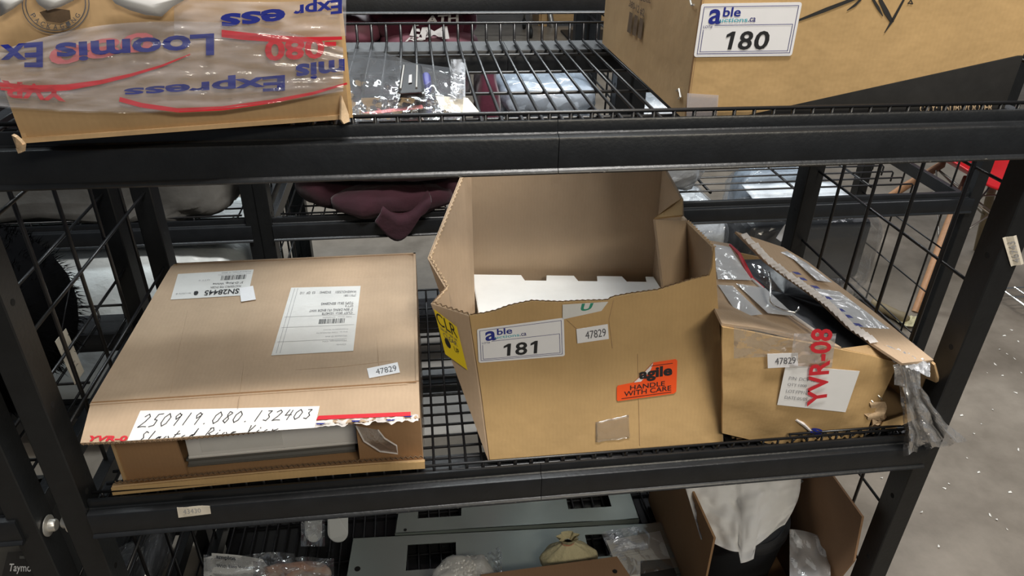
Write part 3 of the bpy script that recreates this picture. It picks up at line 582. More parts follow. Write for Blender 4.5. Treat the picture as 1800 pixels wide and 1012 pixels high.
# yellow sticker on the left wall
nl = (P1_-A).cross(B-A).normalized()
if nl.dot(CAMP-A) < 0: nl = -nl
def YL(x, y): return hit(x, y, A+nl*0.0034, nl)
YQ = [YL(783, 622), YL(822, 650), YL(803, 574), YL(763, 543)]
s = Sheet(*YQ); lb = T.part('yellow_sticker', s.sheet(t=0.0003), 'sticker_yellow', label='yellow sticker with black printing')
T.part('lettering', s.text('CLR', (0.04, 0.70, 0.92, 0.98), 0.0, 0, 0.0012), 'ink_black', lb); T.part('lettering', s.text('take off / tear out', (0.10, 0.60, 0.85, 0.68), 0, 0, 0.0012), 'ink_grey', lb)
T.part('lettering', s.text('CLEAR', (0.18, 0.46, 0.80, 0.57), 0, 0, 0.0012), 'ink_grey', lb); T.part('lettering', s.text('UP', (0.58, 0.28, 0.80, 0.40), 0.0, 0, 0.0012), 'ink_black', lb)
T.part('mark', s.poly([(0.3+0.13*math.cos(k*0.7), 0.36+0.11*math.sin(k*0.7)) for k in range(9)], 0.0012), 'ink_black', lb)
# loose bits of clear tape and creases on the board
for pts in (((1078, 525), (1070, 560), (1076, 610)), ((996, 560), (1012, 575), (1030, 578)), ((1120, 620), (1122, 700), (1124, 780))):
    T.part('crease', MB().tube([F1(*p)+V((0, -0.0026, 0)) for p in pts], 0.0007, 4), 'card_kraft', fwall)
# steel tray inside
S = Thing('steel_tray', (0.71, 0.25, 0.0065), 'shiny silver sheet-metal tray with notched edge inside carton 181', 'metal tray')
ra, rb = V((0.541, 0.392, 0.112)), V((0.878, 0.392, 0.089)); fa, fbb = V((0.541, 0.125, 0.125)), V((0.872, 0.125, 0.103))
def tp_(a, b): return (fa.lerp(fbb, a)).lerp(ra.lerp(rb, a), b)
cuts = [(0.26, 0.40), (0.55, 0.68), (0.82, 0.955)]
P = [tp_(0, 0), tp_(1, 0), tp_(1, 1)]
for a, b in reversed(cuts): P += [tp_(b, 1), tp_(b-.012, 0.92), tp_(a+.012, 0.92), tp_(a, 1)]
P += [tp_(0, 1)]
to = S.part('top_plate', MB().panel(P, 0.0014), 'sheet_steel')
for k in range(len(cuts)):
    a, b = cuts[k]; S.part('tab', MB().panel([tp_(a+.012, .92), tp_(b-.012, .92), tp_(b-.012, .92)+V((0, .003, -.012)), tp_(a+.012, .92)+V((0, .003, -.012))], 0.0012), 'sheet_steel', to)
for a in (0.0, 0.997): S.part('flange', MB().panel([tp_(a, 0), tp_(a, 0.9), V((tp_(a, .9).x, tp_(a, .9).y, .0065)), V((tp_(a, 0).x, tp_(a, 0).y, .0065))], 0.0012), 'sheet_steel')
S.part('clip', MB().box((0.548, 0.135, 0.128), (0.585, 0.150, 0.136)), 'panel_steel', bevel=0.001)

# ---- torn carton with burst top
T = Thing('carton', (1.03, 0.21, 0.0022), 'battered torn kraft carton with burst taped top and red YVR tape', 'carton')
FY = 0.036
def FQ(x, y, e=0.0): return ony(x, y, FY-e)
frp = [FQ(1300, 776), FQ(1362, 780), FQ(1440, 770), FQ(1512, 765), FQ(1528, 742), FQ(1546, 722), FQ(1557, 704), FQ(1577, 634), FQ(1560, 627), FQ(1500, 618), FQ(1440, 604), FQ(1380, 588), FQ(1335, 582), FQ(1300, 578), FQ(1268, 600), FQ(1272, 740), FQ(1284, 766)]
zb = min(p.z for p in frp)
for p in frp: p.z += max(0.0, 0.0022-p.z)
fw = T.part('front_wall', MB().grid(lambda u, v: (lambda a, b: a.lerp(b, v)+V((0, -0.004*math.sin(math.pi*v)*math.sin(math.pi*u)+0.003*noise.noise(V((u*5, v*4, 2))), 0)))(
    [FQ(1512, 766), FQ(1440, 771), FQ(1362, 779), FQ(1272, 770)][min(3, int(round((u)*3)))] if False else (FQ(1514, 765).lerp(FQ(1362, 780), min(1, u/0.62)) if u < .62 else FQ(1362, 780).lerp(FQ(1268, 758), (u-.62)/.38)),
    (FQ(1577, 634).lerp(FQ(1440, 604), u/0.5) if u < .5 else FQ(1440, 604).lerp(FQ(1268, 572), (u-.5)/.5))), 24, 14, 0.004), 'card_warm', smooth=True, angle=60)
ZT = 0.178
lfl = [onz(1244, 424, ZT), onz(1283, 430, ZT), onz(1300, 447, ZT), onz(1318, 482, ZT+.004), onz(1338, 508, ZT+.006), onz(1362, 530, ZT+.004), onz(1395, 556, ZT), onz(1440, 588, ZT-.004), onz(1478, 612, 0.168), FQ(1440, 604), FQ(1380, 588), FQ(1335, 579), FQ(1268, 570), onz(1244, 520, ZT+.01)]
tl = shell(T, 'top_flap', lfl, [tuple(range(len(lfl)))], 'card_pale', 0.004)
rfl = [onz(1292, 408, .222), onz(1343, 459, .200), onz(1378, 485, .190), onz(1410, 507, .183), onz(1443, 532, .177), onz(1487, 574, .170), onz(1530, 604, .163), onz(1585, 640, .153), onz(1640, 634, .150), onz(1590, 594, .158), onz(1530, 545, .165), onz(1463, 495, .174), onz(1420, 462, .186), onz(1376, 436, .200)]
tr_ = shell(T, 'top_flap', rfl, [(0, 1, 13), (1, 2, 12, 13), (2, 3, 11, 12), (3, 4, 11), (4, 5, 10, 11), (5, 6, 9, 10), (6, 7, 8, 9)], 'card_pale', 0.004)
T.part('front_tuck', MB().add([FQ(1577, 634), onz(1526, 606, .160), onz(1478, 612, .166), FQ(1500, 618)], [(0, 1, 2, 3)]), 'card_kraft')
rwl = [V((1.150, .050, .0022)), V((1.165, .40, .0022)), V((1.10, .40, .10)), onz(1590, 596, .156), onz(1643, 640, .146), ony(1656, 688, 0.02), ony(1650, 705, 0.03), ony(1616, 718, 0.045)]
shell(T, 'side_wall', rwl, [(0, 1, 2, 3, 7), (7, 3, 4, 5, 6)], 'card_kraft', 0.004)
T.part('side_wall', MB().hexa([(.906, .045, .0022), (.910, .045, .0022), (.914, .40, .0022), (.910, .40, .0022), (.901, .045, .178), (.905, .045, .178), (.916, .40, .174), (.912, .40, .174)]), 'card_kraft')
T.part('rear_wall', MB().hexa([(.910, .396, .0022), (1.163, .396, .0022), (1.163, .400, .0022), (.910, .400, .0022), (.912, .396, .165), (1.150, .396, .10), (1.150, .400, .10), (.912, .400, .165)]), 'card_kraft')
T.part('bottom', wall((.912, .042, .0022), (1.160, .396, .006)), 'card_brown')
T.part('bottom_flap', MB().panel([ony(1552, 742, 0.030), ony(1616, 720, 0.035), ony(1618, 732, 0.028), ony(1575, 752, 0.024), ony(1545, 757, 0.026)], 0.004), 'card_warm')
# shredded corner
rc = MB(); rd = random.Random(5)
for k in range(13):
    a = V(ony(1515+rd.random()*42, 722+rd.random()*40, 0.031+rd.random()*.006)); d = V((rd.uniform(-.014, .014), -0.003*rd.random(), rd.uniform(-.012, .014)))
    e = V((d.z, 0.002, -d.x))*rd.uniform(.25, .5); rc.add([a-e, a+d*.5-e*.6+V((0, -.004, 0)), a+d, a+e], [(0, 1, 2, 3)])
T.part('torn_corner', rc, 'card_edge', label='shredded cardboard corner')
T.part('torn_hole', MB().add([FQ(1520, 750, .002), FQ(1530, 720, .002), FQ(1545, 738, .002), FQ(1538, 758, .002)], [(0, 1, 2, 3)]), 'flute_dark')
T.part('torn_liner', MB().grid(lambda u, v: FQ(1528+28*u+3*math.sin(5*v), 706+32*v, 0.004+0.003*math.sin(9*v+2*u)), 6, 10), 'card_edge', smooth=True, label='peeled pale liner paper at the corner')
for x, y in ((1534, 706), (1546, 697)): T.part('staple', MB().tube([FQ(x-4, y-4, .003), FQ(x, y, .006), FQ(x+4, y+5, .003)], 0.0011, 5), 'bolt_steel')
# white-blue sheen of the crinkled top tape, painted as milky patches
def on_left(x, y): return onz(x, y, ZT+0.0125)
for q in ([(1250, 428), (1283, 434), (1303, 465), (1322, 492), (1262, 490)], [(1294, 498), (1345, 506), (1398, 555), (1350, 550)], [(1262, 500), (1288, 502), (1340, 552), (1300, 556)]):
    T.part('tape_sheen', MB().panel([on_left(*p) for p in q], 0.0005), 'milky_sheen_film', tl, label='painted whitish sheen on crinkled clear tape')
red = [onz(x, y, ZT+.008) for x, y in ((1283, 430), (1300, 447), (1312, 472), (1322, 490), (1342, 506))]
T.part('tape_stripe', MB().tube(red, [0.002, .003, .0035, .003, .002], 6), 'ink_red', tl, label='crumpled red tape stripe')
wh = MB().tube([onz(x, y, ZT+.009) for x, y in ((1322, 490), (1345, 512), (1366, 535), (1400, 560), (1438, 585))], [.002, .003, .003, .003, .002], 6)
T.part('tape_edge', wh, 'torn_white', tl, smooth=True)
nr = (rfl[12]-rfl[2]).cross(rfl[4]-rfl[2]).normalized(); nr = nr if nr.z > 0 else -nr
def RF(x, y, e=0.0035): return hit(x, y, rfl[3]+nr*e, nr)
for q in ([(1345, 430), (1378, 438), (1418, 462), (1463, 496), (1436, 492), (1395, 455)], [(1430, 506), (1475, 512), (1564, 578), (1505, 574)]):
    T.part('tape_sheen', MB().panel([RF(*p, e=0.0065) for p in q], 0.0005), 'milky_sheen_film', tr_, label='painted whitish sheen of tape on the raised flap')
edge = [(1300, 414), (1343, 458), (1378, 484), (1410, 506), (1443, 531), (1487, 573), (1528, 600)]
def wob(p, k): return RF(p[0]+3+4*noise.noise(V((k, 0, 0))), p[1], 0.006)
te = MB(); 
for i in range(len(edge)-1):
    for j in range(5):
        a = (edge[i][0]+(edge[i+1][0]-edge[i][0])*j/5, edge[i][1]+(edge[i+1][1]-edge[i][1])*j/5); k = i*5+j
        p0 = onz(a[0]+2, a[1]-2, 0.226-0.0024*k if k < 10 else 0.204-0.0018*(k-10)); te.add([p0, p0+V((.012+.006*noise.noise(V((k*1.7, 0, 0))), .004, .001)), p0+V((.014, -.010, -.002)), p0+V((.001, -.011, -.003))], [(0, 1, 2, 3)])
T.part('torn_tape', te, 'torn_white', tr_, label='frayed white tape along the torn flap edge')
tb = MB()
for k, (x, y) in enumerate(((1386, 477), (1396, 487), (1418, 501), (1440, 520), (1462, 541), (1475, 552), (1492, 567))):
    p = RF(x+5, y, 0.009); tb.add([p, p+V((.010, -.003, 0)), p+V((.012, -.012, 0)), p+V((.004, -.010, 0))], [(0, 1, 2, 3)])
T.part('tape_ink', tb, 'ink_blue', tr_)
for q in [(1330, 440), (1345, 446), (1352, 458), (1340, 452)],: T.part('tape_ink', MB().add([RF(*p, e=.006) for p in q], [(0, 1, 2, 3)]), 'ink_pink', tr_)
# tape hanging over the front, with red lettering
tpm = MB().grid(lambda u, v: (lambda x, y: FQ(x, y, 0.0125+0.0025*noise.noise(V((u*6, v*9, 4)))))(1396+74*u-8*v, 586+60*v), 18, 18)
tf = T.part('front_tape', tpm, 'tape_film', smooth=True, label='clear tape printed with red YVR-080 lettering')
def S2(*pts): return [FQ(x, y, 0.0105) for x, y in pts]
s = Sheet(*S2((1451, 706), (1462, 576), (1424, 574), (1416, 712))); T.part('lettering', s.text('YVR-08', (0, 0, 1, 1), 0.025, 0, 0.0035), 'ink_red', tf)
s = Sheet(*S2((1366, 711), (1486, 724), (1511, 652), (1381, 641))); lb = T.part('parts_label', s.sheet(e=0.0), 'paper_white', label='white parts label with faint grey printed lines')
text_rows(T, s, lb, [('P/N: DCV 10', (0.08, 0.66, 0.44, 0.74), 'ink_faint', 0), ('QTY:1000', (0.08, 0.50, 0.34, 0.58), 'ink_faint', 0), ('LOT:FP9101', (0.08, 0.34, 0.40, 0.42), 'ink_faint', 0), ('DATE:05/05', (0.08, 0.18, 0.40, 0.26), 'ink_faint', 0)], 0.001)
sticker(T, None, S2((1349, 646), (1402, 643), (1402, 619), (1348, 621)), '47829', (0.24, 0.25, 0.92, 0.72), label='small white price sticker reading 47829', e=0.001)
T.part('tape_shred', MB().tube([FQ(1399, 737, .006), FQ(1412, 745, .008), (FQ(1425, 757, .006))], [0.002, 0.0026, 0.002], 6), 'torn_white')
s = Sheet(*S2((1423, 760), (1444, 766), (1446, 754), (1427, 750))); T.part('lettering', s.text('S', (0, 0, 1, 1), 0.05), 'ink_blue')
T.part('front_tape', MB().grid(lambda u, v: FQ(1290+108*u, 572+14*u+58*v-20*u*v, 0.0085+0.003*noise.noise(V((u*6, v*6, 14)))), 16, 12), 'clear_film', smooth=True)
rim = MB().grid(lambda u, v: onz(1300+140*u, 566+24*u+10*v, 0.192-0.02*u-0.006*v)+V((0, -0.004, 0.004*noise.noise(V((u*14, v*3, 0))))), 20, 4)
T.part('front_rim_tape', rim, 'milky_sheen_film', smooth=True)
# crumpled clear tape hanging from the corner
def hangf(u, v):
    cx = 1592+26*v+26*v*v; cyy = 640+150*v; wd = 44-12*math.sin(math.pi*v)+70*v*v
    x = cx+(u-.5)*wd+5*noise.noise(V((u*7, v*6, 9))); y = cyy+6*noise.noise(V((u*9, v*2, 3)))-26*v*(u-.4)
    return ony(x, y, 0.012-0.022*v+0.007*math.sin(u*17+3*v)*(0.5+v)+0.008*noise.noise(V((u*8, v*8, 1))))
T.part('hanging_tape', MB().grid(hangf, 34, 34), 'highlight_film', smooth=False, label='crumpled clear tape hanging off the corner')
T.part('hanging_tape', MB().grid(lambda u, v: (lambda p: p+V((0, -0.006, 0)))(V(hangf(0.2+u*.5, v*0.9))), 10, 26), 'highlight_film')
T.part('milky_tape', MB().grid(lambda u, v: onz(1548+84*u+10*v*(1-u), 600+34*u+26*v, 0.163-0.012*u-0.010*v)+V((0, -0.004, 0.006*noise.noise(V((u*10, v*6, 2))))), 18, 8), 'milky_sheen_film', smooth=True, label='wad of whitish tape over the corner')
T.part('milky_tape', MB().grid(lambda u, v: ony(1572+46*u, 640+36*v+8*u, 0.022-0.006*v+0.005*noise.noise(V((u*9, v*9, 6)))), 12, 10), 'milky_sheen_film', smooth=True)
# inside: black padded goods, hook
K = single('padded_bag', MB().blob((1.035, 0.21, 0.082), (0.23, 0.33, 0.150), 0.55, 0.010, 14, 3), 'pack_dark', (1.035, 0.21, 0.0065), 'black crinkled plastic bag showing through the burst carton top', 'bag', smooth=True)
hk = [onz(1355, 500, .205), onz(1354, 530, .196), onz(1360, 537, .195), onz(1378, 545, .194), onz(1397, 549, .193), onz(1403, 545, .195), onz(1404, 539, .198)]
hk = [onz(1352, 478, 0.172)]+hk
single('wire_hook', MB().tube(hk, 0.0016, 8), 'chrome_wire', hk[0], 'bent silver wire hook poking out of the burst carton top', 'hook', smooth=True)
T.part('bubble_lining', MB().grid(lambda u, v: onz(1318+26*u+30*v, 462+8*u+44*v, 0.172+0.004*noise.noise(V((u*9, v*9, 0)))), 8, 10), 'grey_film', smooth=True)

# ---- taped carton upside down on the upper shelf
ZL = 0.5195
pa, pb = V((0.1005, -0.050, ZL)), V((0.3890, 0.0035, ZL)); ux = (pb-pa).normalized(); nin = V((-ux.y, ux.x, 0)); WL = (pb-pa).length
T = Thing('carton', pa.lerp(pb, .5)+nin*.15, 'kraft carton wrapped in clear tape printed with upside-down blue courier lettering', 'carton')
def LB(a, d, h): return pa+ux*a+nin*d+V((0, 0, h-0.058*d))
HT, DP = 0.170, 0.30
def lfront(u, v):
    bul = 0.006*math.sin(math.pi*u)*math.sin(math.pi*v)
    return LB(WL*u, -bul+0.006*((1-v)**8)*1.0, HT*v)
fro = T.part('front_wall', MB().grid(lfront, 24, 16, 0.004), 'card_kraft', smooth=True, angle=60)
T.part('side_wall', MB().panel([LB(0, .004, 0), LB(0, DP, 0), LB(0, DP, HT), LB(0, .004, HT)], 0.004), 'card_kraft')
T.part('side_wall', MB().panel([LB(WL, .004, 0), LB(WL, DP, 0), LB(WL, DP, HT), LB(WL, .004, HT)], 0.004), 'card_warm')
T.part('rear_wall', MB().panel([LB(0, DP, 0), LB(WL, DP, 0), LB(WL, DP, HT), LB(0, DP, HT)], 0.004), 'card_kraft')
T.part('bottom', MB().panel([LB(0, 0, 0), LB(WL, 0, 0), LB(WL, DP, 0), LB(0, DP, 0)], 0.004), 'card_kraft')
T.part('top', MB().panel([LB(0, 0, HT), LB(WL, 0, HT), LB(WL, DP, HT), LB(0, DP, HT)], 0.004), 'card_kraft')
nf = -nin
def LF(cx, cy_, e=0.0075): return hit(cx/2.8109, cy_/2.8109, pa+nf*e, nf)
for q in ([(1688, 470), (1722, 560), (1728, 600), (1700, 612), (1685, 590)], [(70, 660), (95, 725), (130, 712), (112, 690), (90, 670)], [(92, 728), (104, 755), (126, 745), (130, 710)]):
    pp = [LF(*p, e=0.0015+.002*i) for i, p in enumerate(q)]; T.part('crushed_corner', MB().panel(pp, 0.003), 'card_edge', fro, label='crushed frayed carton corner')
def printt(body, quad, ink, bold=0.03, e=0.0):
    s = Sheet(*[LF(*p, e=0.0106) for p in quad]); T.part('lettering', s.text(body, (0, 0, 1, 1), bold, 0, e), ink, fro)
printt('080', [(760, 150), (240, 235), (245, 330), (765, 245)], 'ink_pink', 0.03, -0.0004)
printt('Loomis', [(1058, 163), (272, 212), (278, 312), (1058, 272)], 'ink_blue')
printt('Ex', [(212, 205), (0, 222), (0, 330), (212, 333)], 'ink_blue')
printt('ess', [(1410, 38), (1090, 70), (1090, 134), (1410, 100)], 'ink_blue', 0.035)
printt('Expr', [(1690, -30), (1450, 10), (1450, 88), (1690, 66)], 'ink_blue', 0.03)
printt('-080', [(1660, 180), (1308, 198), (1310, 302), (1662, 285)], 'ink_red', 0.03)
printt('mis', [(1702, 288), (1460, 318), (1462, 402), (1704, 372)], 'ink_blue', 0.035)
printt('Express', [(1408, 345), (612, 425), (612, 482), (1408, 448)], 'ink_blue', 0.03)
printt('YVR', [(325, 430), (8, 395), (8, 480), (325, 502)], 'ink_red', 0.03)
def stripe(pts, wd, ink):
    s = Sheet(LF(0, 1000), LF(1800, 1000), LF(1800, 0), LF(0, 0)); P = [LF(*p, e=0.0104) for p in pts]; mb = MB()
    for i in range(len(P)-1):
        d = (P[i+1]-P[i]).normalized(); k = nf.cross(d)*(wd[i] if isinstance(wd, list) else wd); k2 = nf.cross(d)*(wd[i+1] if isinstance(wd, list) else wd)
        mb.add([P[i]-k, P[i+1]-k2, P[i+1]+k2, P[i]+k], [(0, 1, 2, 3)])
    T.part('tape_stripe', mb, ink, fro)
stripe([(590, 490), (700, 520), (880, 545), (1100, 535), (1350, 500), (1550, 460), (1715, 412)], [.0022, .0022, .0020, .0020, .0018, .0014, .0010], 'ink_red')
stripe([(0, 425), (150, 440), (330, 432), (500, 405), (650, 370), (800, 325), (940, 268)], [.0035, .0032, .0026, .0018, .0013, .0009, .0004], 'ink_red')
stripe([(1095, 165), (1200, 178), (1350, 190), (1500, 195), (1690, 188)], [.0032, .0034, .0030, .0022, .0014], 'ink_red')
# round printed emblem
ring = MB()
for rr in (165, 148):
    ring2 = [LF(275+rr*1.0*math.cos(2*math.pi*k/40), 20+rr*0.88*math.sin(2*math.pi*k/40), 0.0068) for k in range(40)]
    for k in range(40):
        a, b = ring2[k], ring2[(k+1) % 40]; d = (b-a).normalized(); n_ = nf.cross(d)*.0004; ring.add([a-n_, b-n_, b+n_, a+n_], [(0, 1, 2, 3)])
T.part('emblem', ring, 'ink_grey', fro, label='round printed packaging emblem')
for k, ch in enumerate('PACKAGING'):
    a = math.radians(150-15*k); x, y = 275+126*math.cos(a), 20+112*math.sin(a); dx, dy = math.sin(a), -math.cos(a)
    q = [(x-9*dx+9*dy*-1, y), ] ; c_ = math.cos(math.radians(90)-a); sn = -math.sin(math.radians(90)-a)
    def rt(px, py): return (x+px*c_-py*sn, y+px*sn+py*c_)
    s = Sheet(*[LF(*rt(*p), e=0.0068) for p in ((-10, 12), (10, 12), (10, -12), (-10, -12))]); T.part('lettering', s.text(ch, (0, 0, 1, 1), 0.01), 'ink_grey', fro)
T.part('emblem_print', MB().add([LF(195, 60, .0068), LF(230, 105, .0068), LF(300, 115, .0068), LF(350, 95, .0068), LF(345, 50, .0068), (LF(260, 40, .0068))], [(0, 1, 2, 3, 4, 5)]), 'print_worn', fro)
# crinkled clear tape over the print, and white film over the top edge
def tape(u, v):
    x = -40+1735*u; t = 105+130*(1-math.sin(math.pi*min(1, max(0, (u-.05)/.95))))**1.3; b = 520+45*math.sin(math.pi*u)-70*u*u
    return LF(x, t+(b-t)*v, 0.0078+0.0015*noise.noise(V((u*5, v*9, 0)))+0.0013*noise.noise(V((u*14+v*8, v*17, 2))))
T.part('clear_tape', MB().grid(tape, 60, 30), 'tape_film', fro, smooth=True, label='wide crinkled clear printed tape')
T.part('clear_tape', MB().grid(lambda u, v: LF(860+850*u, -10+185*v+20*math.sin(3*u), 0.0082+0.0018*noise.noise(V((u*6, v*7, 5)))), 30, 14), 'tape_film', fro, smooth=True)
def gloss(u, v):
    p = V(tape(u, v)); return p+nf*(0.0042+0.0016*noise.noise(V((u*9+v*4, v*22, 6)))+0.0012*noise.noise(V((u*23, v*31, 8))))
T.part('clear_tape', MB().grid(gloss, 70, 36), 'glare_film', fro, smooth=True)
for q in ([(0, -40), (0, 82), (60, 48), (110, 10), (150, -40)], [(150, -40), (190, 22), (235, 52), (300, 34), (385, -8), (420, -40)], [(520, -40), (570, 18), (640, 50), (720, 74), (800, 82), (850, 35), (925, -8), (960, -40)]):
    q2 = [LF(x, y, 0.012+0.004*noise.noise(V((x*.01, y*.02, 1)))) for x, y in q]; ctr = sum(q2, V((0, 0, 0)))/len(q2)+nf*.004
    mb = MB().add(q2+[ctr], [(i, (i+1) % len(q2), len(q2)) for i in range(len(q2))]); o = T.part('white_film', mb, 'tissue_white', smooth=True, label='white foam film hanging over the top edge')
    md = o.modifiers.new('film', 'SOLIDIFY'); md.thickness = 0.001

# ---- subwoofer carton on the upper shelf
ZU = 0.499
a0 = V((0.7580, 0.0345, ZU)); a1 = V((1.1580, 0.0430, ZU)); dz = V((0.004, 0.42, 0))
T = Thing('carton', (a0+a1)/2+dz*.5, 'kraft carton with lot label 180 and black diagonal corner print', 'carton')
Hh = V((0, 0, 0.30))
T.part('front_wall', MB().panel([a0, a1, a1+Hh, a0+Hh], -0.004, V((0, -1, 0))), 'card_warm')
T.part('side_wall', MB().panel([a0+V((0, .004, 0)), a0+dz, a0+dz+Hh, a0+V((0, .004, 0))+Hh], 0.004, V((1, 0, 0))), 'card_kraft')
T.part('side_wall', MB().panel([a1+V((0, .004, 0)), a1+dz, a1+dz+Hh, a1+V((0, .004, 0))+Hh], -0.004, V((1, 0, 0))), 'card_kraft')
T.part('rear_wall', MB().panel([a0+dz, a1+dz, a1+dz+Hh, a0+dz+Hh], -0.004, V((0, 1, 0))), 'card_kraft')
T.part('top', MB().panel([a0+Hh, a1+Hh, a1+dz+Hh, a0+dz+Hh], 0.004, V((0, 0, 1))), 'card_kraft')
T.part('bottom', MB().panel([a0, a1, a1+dz, a0+dz], 0.004, V((0, 0, 1))), 'card_kraft')
T.part('corner_fold', MB().tube([a0+V((0.001, 0.002, 0.006)), a0+V((.001, 0.002, 0.29))], 0.0022, 6), 'card_brown', label='dark folded vertical corner edge')
n180 = V((0, 0, 1)).cross(a1-a0).normalized()
if n180.dot(CAMP-a0) < 0: n180 = -n180
def G(cx, cy_, e=0.0006): return hit(1160+cx/2.811, cy_/2.811, a0+n180*e, n180)
blk = [G(300, 592), G(1768, 275), a1+n180*.0006+V((0, 0, 0.058)), a1+n180*.0006+V((0, 0, .0005))]
blk = [a0.lerp(a1, 0.12)+n180*.0006+V((0, 0, .0006)), G(1768, 274), V((a1.x, G(1768, 274).y, G(1768, 274).z)), a1+n180*.0006+V((0, 0, .0006))]
bp = T.part('printed_corner', MB().add(blk, [(0, 1, 2, 3)]), 'print_black', label='black diagonal print')
s = Sheet(G(1280, 562, .001), G(1640, 556, .001), G(1645, 508, .001), G(1283, 514, .001)); T.part('lettering', s.text('QTY: 1 SUBWOOFER', (0, 0, 1, 1), 0.02), 'card_edge', bp)
def gstrip(pts, wd):
    P = [G(*p) for p in pts]; mb = MB()
    for i in range(len(P)-1):
        d = (P[i+1]-P[i]).normalized(); k = n180.cross(d); mb.add([P[i]-k*wd[i], P[i+1]-k*wd[i+1], P[i+1]+k*wd[i+1], P[i]+k*wd[i]], [(0, 1, 2, 3)])
    T.part('line_art', mb, 'print_black')
gstrip([(686, 100), (820, 48), (960, -6), (1050, -40)], [.0012, .0022, .0018, .001]); gstrip([(925, 52), (965, 25), (1000, -10)], [.0005, .0016, .0012]); gstrip([(1050, -10), (1080, 40), (1102, 80)], [.0012, .0014, .0004]); gstrip([(1085, -10), (1120, 60), (1150, 112)], [.0016, .0026, .0016]); gstrip([(1110, 162), (1150, 100), (1210, -10)], [.0004, .0018, .0012]); gstrip([(1225, 20), (1240, 0), (1250, 20), (1225, 14)], [.0005, .0006, .0005, .0004])
auction_label(T, [G(166, 281), G(650, 275), G(702, 10), (G(205, 18))], '180', 'white auction lot label numbered 180')
T.part('corner_tape', MB().panel([G(135, 460, .0008), G(290, 470, .0008), G(280, 595, .0008), G(130, 598, .0008)], 0.0003, n180), 'tape_film')
def H_(cx, cy_, e=0.0006): return onx(1050+cx/4.705, cy_/4.705, a0.x-e)
s = Sheet(H_(262, 55), H_(392, 150), H_(398, 75), H_(275, 0)); T.part('lettering', s.text('380-12 #2', (0, 0, 1, 1), 0.03), 'print_worn')
s = Sheet(H_(330, 0), H_(445, 28), H_(450, -20), H_(335, -45)); T.part('lettering', s.text('MODEL', (0, 0, 1, 1), 0.03), 'print_worn')
for k in range(3):
    x = 245+43*k; y = 95+24*k; T.part('print_bar', MB().add([H_(x, y+165), H_(x+30, y+185), H_(x+48, y+18), H_(x+22, y)], [(0, 1, 2, 3)]), 'print_worn')
T.part('staple', MB().tube([H_(655, 750, .001), H_(675, 735, .003), H_(690, 800, .003), H_(672, 815, .001)], 0.0012, 5), 'bolt_steel'); T.part('staple', MB().tube([H_(770, 5, .001), H_(780, 45, .003), H_(800, 40, .003)], 0.0012, 5), 'bolt_steel')

# ---- clear bag with black gadget on the upper deck
ZB = 0.5045
def bagf(u, v):
    x = 612+(205-14*v)*u-6*v+16*v*u; y = 92+36*u*0.8+(118-28*u)*v
    if v < .25: y -= 10*math.sin(5*u+.6)*(1-4*v)
    return onz(x, y, ZB+0.012*math.sin(math.pi*v)*(0.5+math.sin(math.pi*u))+0.008*noise.noise(V((u*6, v*5, 8)))+0.004*noise.noise(V((u*17, v*13, 2)))+(0.010*(1-v) if u > .85 else 0))
BG = Thing('clear_bag', onz(700, 160, 0.499), 'crinkled clear plastic bag under a black gadget on the wire deck', 'plastic bag')
BG.part('bag_film', MB().grid(bagf, 40, 26), 'bag_clear', smooth=True)
BG.part('bag_film', MB().grid(lambda u, v: onz(612+205*u, 96+26*u+(118-30*u)*v, 0.4995+0.002*noise.noise(V((u*9, v*9, 3)))), 12, 10), 'bag_clear', smooth=True)
BG.part('printed_strip', MB().add([onz(*p, .507) for p in ((635, 198), (742, 184), (744, 190), (660, 200))], [(0, 1, 2, 3)]), 'ink_pink', label='red printed edge of the bag')
BG.part('bag_corner', MB().grid(lambda u, v: onz(792+26*u, 104+70*v, 0.507+0.014*math.sin(6*u)*(1-v)+0.006*noise.noise(V((u*8, v*11, 1)))), 10, 18), 'milky_sheen_film', smooth=False, label='shiny crinkled bag corner')
tgp = [onz(*p, .5005) for p in ((765, 168), (822, 172), (842, 196), (800, 200), (775, 190))]
single('paper_tag', MB().panel(tgp, 0.0006), 'paper_cream', tgp[0], 'cream hang tag lying beside the black gadget bag', 'tag')
GD = Thing('gadget', onz(722, 165, 0.4995), 'glossy black handheld gadget with a blue edge on the clear bag', 'gadget')
gq = [(697, 179), (748, 176), (741, 126), (707, 127)]; lo = [onz(*p, .5000) for p in gq]; hi = [onz(x, y-14, .5265) for x, y in gq]
GD.part('body', MB().hexa(lo+hi), 'plastic_black', bevel=0.004)
for a, b in (((704, 156), (710, 118)), ((732, 154), (733, 118))): GD.part('trim', MB().tube([onz(a[0], a[1], .5274), onz(b[0], b[1]-3, .5274)], 0.0012, 5), 'wire_steel')
GD.part('side_grip', MB().blob(onz(750, 146, .512), (.012, .07, .018), .8, 0, 1), 'ink_navy', smooth=True)
GD.part('mark', MB().panel([onz(*p, .5276) for p in ((718, 146), (724, 145), (724, 131), (719, 132))], 0.0003), 'ink_faint')

